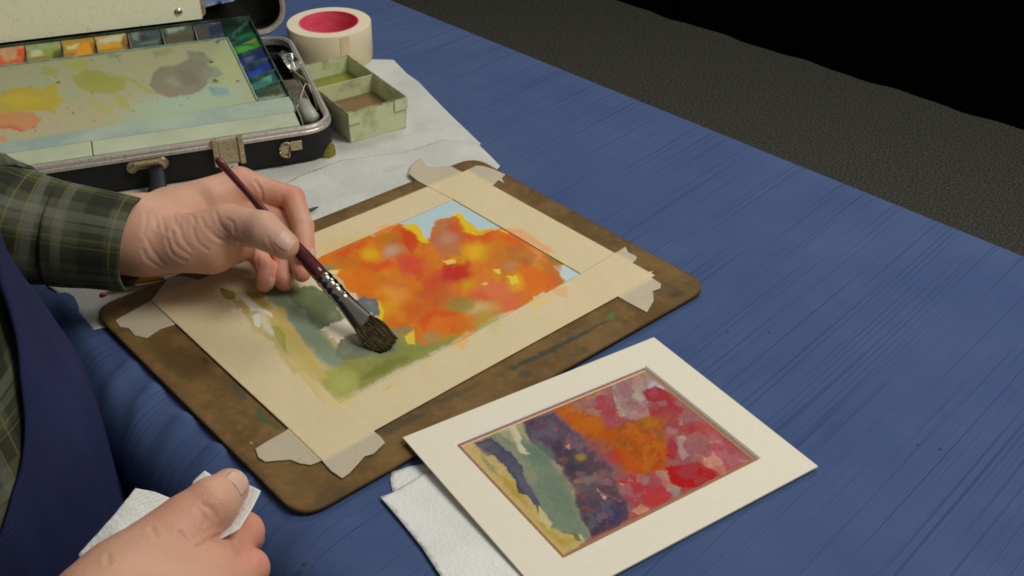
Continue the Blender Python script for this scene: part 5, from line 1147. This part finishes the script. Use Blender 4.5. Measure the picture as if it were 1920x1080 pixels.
RG = [P(420, 410, .046), P(505, 440, .034), P(532, 486, .026), P(533, 528, .0185)]
LT = [P(425, 450, .042), P(478, 470, .034), P(498, 502, .028), P(496, 531, .0205)]
DL = FL.union(finger(FL, TH, [.021, .0182, .0166, .0126], palm, .016), finger(FL, IX, [.0145, .0112, .0098, .0086], palm, .012), .0016)
for q, r in ((MD, [.015, .0112, .0096, .0084]), (RG, [.015, .0108, .0098, .0090]), (LT, [.014, .0098, .0090, .0084])):
    DL = FL.union(DL, finger(FL, q, r, palm, .010), .0012)
V1, F1 = FL.mesh(DL); V1 = relax(V1, F1, 2); N1 = normals(V1, F1)
def surfline(pts, D_, F_):
    pts = np.array(pts, float)
    if len(pts) > 2:      # round the polyline off
        t = np.linspace(0, len(pts) - 1, 4 * len(pts)); i = np.clip(t.astype(int), 0, len(pts) - 2); u = (t - i)[:, None]
        p0, p1, p2, p3 = pts[np.maximum(i - 1, 0)], pts[i], pts[i + 1], pts[np.minimum(i + 2, len(pts) - 1)]
        pts = .5 * (2 * p1 + (p2 - p0) * u + (2 * p0 - 5 * p1 + 4 * p2 - p3) * u ** 2 + (3 * p1 - p0 - 3 * p2 + p3) * u ** 3)
    r = [surf(D_, F_, x, y) for x, y in pts]; return [q for q in r if q is not None]
h2 = lambda *p: [(200 + x / 3.375, 280 + y / 3.375) for x, y in p]
CR = [h2((840, 590), (845, 660), (848, 725)), h2((800, 560), (880, 585), (950, 640)), h2((650, 500), (700, 560), (780, 590)), h2((540, 480), (570, 580), (640, 640)),
      h2((460, 470), (480, 560), (540, 640)), h2((410, 520), (440, 610), (520, 670)), h2((380, 570), (420, 670), (500, 710)), h2((690, 400), (720, 480), (780, 540)),
      h2((340, 380), (350, 450), (370, 520)), h2((300, 380), (310, 440), (320, 500)), h2((250, 400), (250, 460), (230, 540)), h2((250, 560), (290, 640), (370, 740)), h2((230, 640), (260, 700), (360, 760)),
      h2((940, 200), (975, 260), (990, 330)), h2((1110, 300), (1108, 380), (1120, 420)), h2((480, 400), (540, 420), (560, 470)), h2((760, 440), (800, 470), (810, 520)),
      h2((1020, 560), (1030, 600), (1060, 650)), h2((600, 440), (640, 520), (720, 575)), h2((420, 400), (430, 460), (450, 500)), h2((960, 640), (950, 700), (955, 740))]
for i, ln in enumerate(CR):
    L_ = surfline(ln, DL, FL)
    if len(L_) > 1: V1 = crease(V1, N1, [L_], .0015, .0011 if i in (0, 1, 13) else .00045)
C1 = skin_colour(V1, [(IX[1], .022), (IX[3], .018), (MD[3], .016), (RG[3], .016), (LT[3], .016), (RG[2], .016), (LT[2], .016), (IX[0], .016)], [(TH[2], .018)])
# ---------------- right hand, holding the towel
FRt = Field([-.37, .36, T + .0], [-.14, .66, T + .17], .00125)
palm = FRt.blank()
RW0, RW1 = P(100, 1290, .075), P(203, 1163, .082)
FRt.cap(palm, RW0, RW1, .033, .032, .01)
FRt.cap(palm, RW1, P(272, 1092, .084), .032, .027, .02)
FRt.cap(palm, P(250, 1112, .084), P(378, 1082, .080), .027, .0180, .016)     # index metacarpal
FRt.cap(palm, P(250, 1145, .078), P(385, 1130, .078), .027, .0175, .016)
FRt.cap(palm, P(245, 1185, .072), P(375, 1185, .068), .026, .017, .016)
FRt.cap(palm, P(235, 1205, .064), P(350, 1235, .058), .024, .0155, .016)
FRt.cap(palm, P(248, 1090, .086), P(322, 1022, .092), .0235, .0195, .014)   # thenar
TH2 = [P(300, 1030, .092), P(355, 978, .098), P(398, 945, .102), P(430, 915, .101)]
IX2 = [P(378, 1078, .078), P(457, 998, .066), P(464, 1008, .048), P(440, 985, .036)]
MD2 = [P(385, 1130, .074), P(467, 1066, .064), P(468, 1070, .044), P(440, 1040, .040)]
RG2 = [P(375, 1185, .068), P(455, 1140, .064), P(456, 1130, .042), P(425, 1095, .034)]
LT2 = [P(350, 1235, .058), P(420, 1200, .052), P(425, 1190, .034), P(395, 1150, .028)]
DR = finger(FRt, TH2, [.0190, .0176, .0164, .0124], palm, .012)
for q, r in ((IX2, [.017, .0128, .0105, .0088]), (MD2, [.0165, .0124, .0105, .0088]), (RG2, [.016, .0118, .0100, .0085]), (LT2, [.015, .0105, .0090, .0078])):
    DR = FRt.union(DR, finger(FRt, q, r, palm, .012), .0018)
V2h, F2h = FRt.mesh(DR); V2h = relax(V2h, F2h, 2); N2 = normals(V2h, F2h)
h7 = lambda *p: [(140 + x / 4.908, 860 + y / 4.908) for x, y in p]
CR2 = [h7((960, 680), (1020, 750), (1090, 810), (1150, 815)), h7((1150, 815), (1230, 760), (1320, 720)), h7((1270, 750), (1340, 760), (1400, 790)), h7((1350, 730), (1430, 740), (1480, 790)),
       h7((1290, 720), (1380, 710), (1450, 720)), h7((300, 880), (310, 960)), h7((1180, 430), (1260, 470), (1300, 540)), h7((1130, 470), (1180, 520), (1200, 600)), h7((700, 640), (760, 720)), h7((1540, 760), (1600, 840), (1640, 940))]
for i, ln in enumerate(CR2):
    L_ = surfline(ln, DR, FRt)
    if len(L_) > 1: V2h = crease(V2h, N2, [L_], .0015, .0009 if i < 2 else .0005)
C2 = skin_colour(V2h, [(IX2[1], .03), (MD2[1], .025), (TH2[1], .02), (IX2[0], .02)], [(TH2[3], .014)])
q = surf(DR, FRt, 455, 922)
if q is not None:
    a = np.exp(-(np.linalg.norm(V2h - q, axis=1) / .0022) ** 2)[:, None]; C2 = C2 * (1 - a) + lin((190, 30, 30)) * a
# ---------------- arms, trunk and head at a coarser step, joined to the hands inside the sleeves
tC = -.80
def BT(off, t, h): return NT(off, t, h)
FB = Field([-.95, .12, T - .42], [.05, 1.12, T + .80], .009)
D = FB.blank()
axs = [NRM, TD, np.array([0, 0, 1.])]
TORSO = [(.085, -.30, .115, .165), (.112, -.12, .125, .165), (.109, .03, .130, .170), (.080, .22, .122, .185), (.075, .34, .105, .180)]
for o_, h, rn, rt in TORSO: FB.ell(D, BT(o_, tC, h), axs, (rn, rt, .16), .06)
LS, RS = BT(.085, tC - .185, .37), BT(.075, tC + .175, .36)
LE, RE = np.array([-.60, .78, T + .14]), np.array([-.43, .30, T + .07])
for a, b, ra, rb in ((LS, LE, .042, .034), (LE, P(-70, 397, .103), .034, .034), (P(-70, 397, .103), P(30, 420, .091), .034, .033), (P(30, 420, .091), Wr0 + (Wr1 - Wr0) * .2, .033, .0325), (RS, RE, .050, .040), (RE, RW0 + (RW1 - RW0) * .4, .038, .0325)): FB.cap(D, a, b, ra, rb, .03)
NK = BT(.10, tC, .46); HD = BT(.155, tC, .615)
FB.cap(D, NK, BT(.135, tC, .56), .058, .056, .03)
hf = NRM * .86 + np.array([0, 0, -.50]); hf /= np.linalg.norm(hf); hu = np.cross(TD, hf) * -1
if hu[2] < 0: hu = -hu
FB.ell(D, HD, [hf, TD, hu], (.098, .076, .112), .02)
FB.ell(D, HD + hf * .035 - hu * .060, [hf, TD, hu], (.055, .055, .055), .03)
FB.cap(D, HD + hf * .094 + hu * .005, HD + hf * .112 - hu * .030, .009, .014, .012)       # nose
for s in (-1, 1):
    FB.ell(D, HD + TD * s * .076 - hu * .008 - hf * .008, [hf, TD, hu], (.018, .010, .030), .004)   # ears
    FB.cap(D, HD + hf * .088 + TD * s * .016 + hu * .022, HD + hf * .082 + TD * s * .045 + hu * .022, .010, .008, .01)  # brow
FB.cap(D, HD + hf * .088 - hu * .062 - TD * .018, HD + hf * .088 - hu * .062 + TD * .018, .009, .009, .008)           # mouth
V3, F3 = FB.mesh(D); V3 = relax(V3, F3, 1)
C3 = skin_colour(V3, [])
VB = np.vstack([V1, V2h, V3]); FBm = np.vstack([F1, F2h + len(V1), F3 + len(V1) + len(V2h)]); CB = np.vstack([C1, C2, C3])
m = NM('skin', (1, 1, 1, 1), .5, 0, .35); a = m.n('ShaderNodeVertexColor', layer_name='paint'); m.color(a.outputs[0])
m.b.inputs['Subsurface Weight'].default_value = .12; m.b.inputs['Subsurface Radius'].default_value = (.006, .0025, .0015); m.b.inputs['Subsurface Scale'].default_value = .6
v = m.coord(); vo = m.n('ShaderNodeTexVoronoi'); vo.inputs['Scale'].default_value = 700; m.l(v, vo.inputs['Vector'])
m.bump(m.math('ADD', vo.outputs['Distance'], m.math('MULTIPLY', m.noise(v, 140, 5, .65), 1.6)), .32, .0005); M_skin = m.m
person = thing('person', 'painter in navy apron and green plaid shirt, brush in one hand, towel in the other', 'person', BT(.08, tC, -.36))
obj('body', VB, FBm, M_skin, person, smooth=True, colors=np.minimum(CB / E_TABLE, .9))
# nails
M_nail = NM('fingernail', col(192, 156, 136), .42, 0, .4).m; M_nailw = NM('nail_tip', col(212, 192, 164), .45).m
def nail(D_, F_, a, b, r, up, ln, wd, name='fingernail', shift=0):
    """curved plate on the back of a fingertip: a->b is the last bone, up points out of the nail"""
    d = (b - a) / np.linalg.norm(b - a); up = up - d * (up @ d); up /= np.linalg.norm(up); s = np.cross(d, up)
    V, F = [], []; nu, nv = 10, 8
    for i in range(nu + 1):
        for j in range(nv + 1):
            u, v = i / nu, (j / nv - .5) * 2; w_ = wd * (1 - .25 * abs(2 * u - 1) ** 3)
            c_ = b + d * (shift + (u - .62) * ln); ang = v * w_ / r
            dirn = up * math.cos(ang) + s * math.sin(ang)
            # walk out to the skin
            t = r * .4
            while t < r * 2:
                q = c_ + dirn * t; ii = np.round((q - F_.lo) / F_.vox).astype(int)
                if (ii < 0).any() or (ii >= D_.shape).any() or D_[tuple(ii)] > -.0001: break
                t += .0003
            V.append(c_ + dirn * (t + .0002 - .0005 * v ** 4))
    V = relax(np.array(V), np.array([(i * (nv + 1) + j, (i + 1) * (nv + 1) + j, (i + 1) * (nv + 1) + j + 1, i * (nv + 1) + j + 1) for i in range(nu) for j in range(nv)]), 2, .5)
    F = [(i * (nv + 1) + j, (i + 1) * (nv + 1) + j, (i + 1) * (nv + 1) + j + 1, i * (nv + 1) + j + 1) for i in range(nu) for j in range(nv)]
    o = obj(name, V, F, M_nail, person, smooth=True); sm = o.modifiers.new('s', 'SOLIDIFY'); sm.thickness = .0006; sm.offset = 0; o.data.materials.append(M_nailw)
    for i, p in enumerate(o.data.polygons):
        if i >= (nu - 1) * nv: p.material_index = 1
    return o
cam_p = np.array([0, 0, T + CAMH])
def tocam(p): q = cam_p - p; return q / np.linalg.norm(q)
nail(DL, FL, TH[2], TH[3], .0122, tocam(TH[3]) + np.array([.15, .25, .1]), .0155, .0095, shift=.003)
nail(DL, FL, RG[2], RG[3], .009, np.array([.9, .2, .4]), .010, .0065, shift=.002)
nail(DL, FL, LT[2], LT[3], .0084, np.array([.9, .1, .3]), .009, .006, shift=.002)
nail(DL, FL, IX[2], IX[3], .0086, np.array([1, .3, .4]), .011, .0065, shift=.002)
nail(DR, FRt, TH2[2], TH2[3], .0118, tocam(TH2[3]) + np.array([.30, .10, .1]), .0150, .0090, shift=.003)
# ---------------- hair (grey, short) and eyes
M_hair = speckled('grey_hair', col(150, 148, 144), col(96, 94, 92), 200, .8, .2)
FH = Field(HD - .15, HD + .16, .006); Dh = FH.blank(); FH.ell(Dh, HD + hu * .010 - hf * .010, [hf, TD, hu], (.100, .083, .112), .01)
V, F = FH.mesh(Dh); c_ = V[F].mean(1) - HD; F = F[~(((c_ @ hf) > .045) & ((c_ @ hu) < .062)) & ((c_ @ hu) > -.055)]; V = smooth_border(V, F, 12)
o = obj('hair', V, F, M_hair, person, smooth=True); sm = o.modifiers.new('s', 'SOLIDIFY'); sm.thickness = .005; sm.offset = 1
for s in (-1, 1):
    e = HD + hf * .079 + TD * s * .031 + hu * .004; o = obj('eye', *loft([e - hf * .010, e - hf * .004, e + hf * .004, e + hf * .010], [.004, .0115, .0115, .004], 16), NM('eye_white', col(210, 205, 196), .2).m, person, smooth=True)
    obj('iris', *loft([e + hf * .0095, e + hf * .0108], [.0045, .004], 14), NM('iris', col(70, 80, 84), .2).m, o)
# ---------------- shirt
m = NM('green_plaid_flannel', col(58, 62, 46), .9, 0, .1)
v = m.coord(attr='cloth'); sp = m.n('ShaderNodeSeparateXYZ'); m.l(v, sp.inputs[0]); U, W_ = sp.outputs[0], sp.outputs[1]
def band(x, period, off, width, soft=.15):
    f = m.math('FRACT', m.math('ADD', m.math('DIVIDE', x, period), off)); d = m.math('ABSOLUTE', m.math('SUBTRACT', f, .5))
    return m.ramp(d, [(max(width / period - soft * width / period, 0), g4(1)), (width / period + soft * width / period + .004, g4(0))])
def scaled(o_, k): return m.mix(1.0, o_, g4(k), 'MULTIPLY')
c = m.ramp(m.noise(m.coord(), 30, 4), [(.3, col(66, 70, 52)), (.7, col(84, 86, 66))])
c = m.mix(scaled(band(U, .060, .10, .010), .60), c, col(34, 37, 28)); c = m.mix(scaled(band(W_, .060, .30, .010), .60), c, col(34, 37, 28))
c = m.mix(scaled(band(U, .060, .62, .0035), .35), c, col(118, 120, 108)); c = m.mix(scaled(band(W_, .060, .72, .0045), .40), c, col(118, 120, 108))
c = m.mix(scaled(band(W_, .060, .88, .0030), .35), c, col(110, 112, 100))
for o2 in (.36, .54): c = m.mix(scaled(band(U, .060, o2, .0006), .26), c, col(150, 138, 70))
for o2 in (.18, .06): c = m.mix(scaled(band(W_, .060, o2, .0006), .24), c, col(140, 130, 70))
c = m.mix(m.ramp(m.noise(v, 900, 2), [(.3, g4(.30)), (.6, g4(0))]), c, col(24, 26, 20)); m.color(c)
m.bump(m.noise(v, 1100, 3), .5, .0008); M_plaid = m.m
def sleeve(name, path, radii, parent, th=.0022, n=64, wr=.0025, seed=1, u0=0, sub=8):
    # resample a smooth path
    path = [np.asarray(p, float) for p in path]; Q, R, S = [], [], []; m_ = len(path)
    def cr(p0, p1, p2, p3, t): return .5 * ((2 * p1) + (-p0 + p2) * t + (2 * p0 - 5 * p1 + 4 * p2 - p3) * t ** 2 + (-p0 + 3 * p1 - 3 * p2 + p3) * t ** 3)
    rad = [np.array(r if hasattr(r, '__len__') else (r, r), float) for r in radii]
    for i in range(m_ - 1):
        for k in range(sub):
            t = k / sub; a = (max(i - 1, 0), i, i + 1, min(i + 2, m_ - 1)); Q.append(cr(*[path[j] for j in a], t)); R.append(cr(*[rad[j] for j in a], t))
    Q.append(path[-1]); R.append(rad[-1]); V, F, uv = [], [], []; s = 0
    for i, p in enumerate(Q):
        if i: s += np.linalg.norm(Q[i] - Q[i - 1])
        d = Q[min(i + 1, len(Q) - 1)] - Q[max(i - 1, 0)]; d, sd, b = frame_of(d)
        for k in range(n):
            a = 2 * math.pi * k / n
            w_ = wr * (2 * fbm(np.array([math.cos(a) * 1.6 + s * 22]), np.array([math.sin(a) * 1.6 + s * 9]), seed, 3)[0]) * min(1, s / .05 + .25)
            V.append(p + sd * (R[i][0] + w_) * math.cos(a) + b * (R[i][1] + w_) * math.sin(a)); uv.append((u0 + s, a / (2 * math.pi) * .30))
    for i in range(len(Q) - 1):
        for k in range(n): F.append((i * n + k, i * n + (k + 1) % n, (i + 1) * n + (k + 1) % n, (i + 1) * n + k))
    o = obj(name, V, F, M_plaid, parent, smooth=True, uv=np.array(uv)); sm = o.modifiers.new('s', 'SOLIDIFY'); sm.thickness = th; sm.offset = -1; return o
# trunk of the shirt
FS = Field([-.95, .12, T - .40], [.05, 1.10, T + .52], .009); Ds = FS.blank()
for o_, h, rn, rt in TORSO: FS.ell(Ds, BT(o_, tC, h), axs, (rn + .012, rt + .014, .168), .06)
FS.cap(Ds, LS, LS + (LE - LS) * .3, .062, .058, .03); FS.cap(Ds, RS, RS + (RE - RS) * .3, .062, .058, .03)
FS.cap(Ds, NK, BT(.115, tC, .50), .066, .064, .03)
V, F = FS.mesh(Ds); V = relax(V, F, 1); cf = V[F].mean(1); F = F[(cf[:, 2] < T + .495)]
rel = V - BT(.09, tC, 0); ang = np.arctan2(rel @ NRM, rel @ TD)
N_s = normals(V, F); V = V + N_s * (.006 * fbm(ang * 3, V[:, 2] * 9, 4, 3))[:, None]
shirt = obj('plaid_shirt', V, F, M_plaid, person, smooth=True, uv=np.stack([ang * .17, V[:, 2]], 1), label='olive green plaid flannel shirt')
sm = shirt.modifiers.new('s', 'SOLIDIFY'); sm.thickness = .002; sm.offset = -1
W2a = P(262, 456, .072)
sleeve('sleeve', [P(122, 440, .080), P(60, 428, .088), P(0, 412, .096), P(-70, 395, .105), LE, LE + (LS - LE) * .35, LE + (LS - LE) * .7, LS + (LS - LE) * .02], [(.0455, .0445), (.048, .048), (.052, .053), (.056, .058), (.062, .064), (.062, .062), (.064, .064), (.07, .07)], shirt, wr=.0055, seed=2, u0=.09)
sleeve('cuff', [P(253, 459, .0735), P(200, 451, .077), P(150, 444, .080), P(108, 438, .083)], [(.0425, .0415), (.0445, .0435), (.046, .045), (.047, .0465)], shirt, th=.003, wr=.0022, seed=5, sub=6)
RC0 = P(88, 1262, .076)
sleeve('sleeve', [P(90, 1320, .075), RW0 + (RE - RW0) * .5, RE, RE + (RS - RE) * .35, RE + (RS - RE) * .7, RS], [(.043, .043), (.046, .046), (.058, .058), (.060, .060), (.064, .064), (.07, .07)], shirt, wr=.005, seed=3, u0=.09)
sleeve('cuff', [P(152, 1240, .079), P(112, 1285, .078), P(72, 1330, .076)], [(.0400, .0400), (.0425, .0425), (.044, .044)], shirt, th=.003, wr=.002, seed=6)
# ---------------- apron
m = NM('navy_twill', col(37, 41, 74), .85, 0, .12); v = m.coord(); wvv = m.n('ShaderNodeTexWave'); wvv.inputs['Scale'].default_value = 260; wvv.inputs['Distortion'].default_value = .6; m.l(m.coord(rot=(.3, .4, .8)), wvv.inputs['Vector'])
m.color(m.mix(m.ramp(wvv.outputs['Fac'], [(.35, g4(.45)), (.6, g4(0))]), m.ramp(m.noise(v, 12, 4), [(.3, col(34, 37, 66)), (.7, col(42, 47, 84))]), col(28, 29, 52)))
m.bump(wvv.outputs['Fac'], .2, .0003); M_apron = m.m
FA = Field([-.95, .12, T - .42], [.05, 1.10, T + .45], .006); Da = FA.blank()
for o_, h, rn, rt in TORSO: FA.ell(Da, BT(o_, tC, h), axs, (rn + .020, rt + .020, .176), .06)
FA.ell(Da, BT(.08, tC, -.36), axs, (.17, .22, .12), .05); FA.ell(Da, BT(.155, tC + .02, -.17), axs, (.095, .20, .13), .05)
if DEBUG:
    for q_ in ((5,574),(26,600),(45,659),(39,743),(32,834),(5,944),(5,1000),(100,626),(200,900)):
        z_ = surf(Da, FA, *q_); print('BIB', q_, None if z_ is None else (round(float(z_[2] - T), 3), round(float(np.arctan2((z_ - BT(.09, tC, 0)) @ TD, (z_ - BT(.09, tC, 0)) @ NRM)), 3)))
V, F = FA.mesh(Da); V = relax(V, F, 2); N_a = normals(V, F)
rel = V - BT(.09, tC, 0); an = np.arctan2(rel @ TD, rel @ NRM)       # 0 = front, + = painter's right
V = V + N_a * (.007 * fbm(an * 4, V[:, 2] * 3, 14, 3) + .004 * fbm(an * 9, V[:, 2] * 6, 15, 2))[:, None]
cf = V[F].mean(1); rel = cf - BT(.09, tC, 0); an = np.arctan2(rel @ TD, rel @ NRM); hz = cf[:, 2] - T
lim = np.interp(hz, [-.4, .0, .06, .078, .104, .135, .157, .183, .199, .26, .4], [2.3, 1.65, 1.36, 1.26, 1.10, 1.02, .93, .93, .98, 1.02, .8])
F = F[(np.abs(an) < lim) & (hz < .40)]
V = smooth_border(V, F, 14)
apron = obj('apron', V, F, M_apron, person, smooth=True, label='navy blue bib apron'); sm = apron.modifiers.new('s', 'SOLIDIFY'); sm.thickness = .0022; sm.offset = -1
for s in (-1, 1):
    obj('apron_strap', *loft([BT(.195, tC + s * .075, .385), BT(.175, tC + s * .085, .44), BT(.10, tC + s * .075, .505), BT(.03, tC + s * .06, .49)], [(.014, .0016)] * 4, 8, side=TD), M_apron, apron)

# ================================================================= towel in the right hand
def fold_sheet(name, rows, parent=None, th=.0007):
    """rows: list of equally long rows of points; a smooth sheet through them"""
    R = np.array(rows, float); nr, nc, _ = R.shape; k = 6
    def up(A, ax):
        n = A.shape[ax]; x = np.linspace(0, n - 1, (n - 1) * k + 1); i = np.clip(x.astype(int), 0, n - 2); t = x - i; t = t * t * (3 - 2 * t) * .5 + t * .5
        sh = [1, 1, 1]; sh[ax] = -1; t = t.reshape(sh); return np.take(A, i, ax) * (1 - t) + np.take(A, i + 1, ax) * t
    G = up(up(R, 0), 1); a, b, _ = G.shape; V = G.reshape(-1, 3); V = V + np.stack([0 * V[:, 0], 0 * V[:, 0], .0016 * fbm(V[:, 0] * 90, V[:, 1] * 90, 3, 3)], 1)
    idx = np.arange(a * b).reshape(a, b); F = np.stack([idx[:-1, :-1], idx[1:, :-1], idx[1:, 1:], idx[:-1, 1:]], -1).reshape(-1, 4)
    return solid_sheet(V, F, th)
tw = thing('held_paper_towel', 'crumpled white paper towel squeezed between thumb and fingers at the bottom left', 'paper towel', P(330, 980, .05))
rows = [[P(147, 1038, .070), P(205, 975, .080), P(254, 915, .088), P(290, 922, .084)],
        [P(152, 1062, .066), P(225, 1000, .078), P(268, 955, .080), P(318, 932, .080)],
        [P(190, 1085, .060), P(260, 1040, .068), P(310, 985, .074), P(347, 937, .078)],
        [P(240, 1120, .050), P(330, 1070, .055), P(370, 1010, .062), P(385, 955, .070)]]
obj('towel_sheet', *fold_sheet('a', rows), M_towel, tw, smooth=True)
rows = [[P(345, 945, .080), P(362, 903, .088), P(384, 883, .092)], [P(362, 955, .078), P(380, 915, .086), P(394, 889, .090)], [P(380, 965, .074), P(396, 928, .083), P(412, 905, .088)]]
obj('towel_fold', *fold_sheet('b', rows), M_towel, tw, smooth=True)
rows = [[P(452, 905, .086), P(466, 909, .088), P(489, 920, .092)], [P(440, 940, .086), P(458, 942, .089), P(474, 951, .093)], [P(425, 972, .085), P(437, 978, .090), P(449, 990, .094)], [P(398, 1004, .084), P(407, 1007, .089), P(413, 1010, .092)]]
obj('towel_fold', *fold_sheet('c', rows), M_towel, tw, smooth=True)
q = P(352, 936, .085); obj('paint_stain', *lump((q[0], q[1], q[2]), (.005, .004), .001, 4, 14), NM('olive_stain', col(140, 128, 80), .7).m, tw, smooth=True)
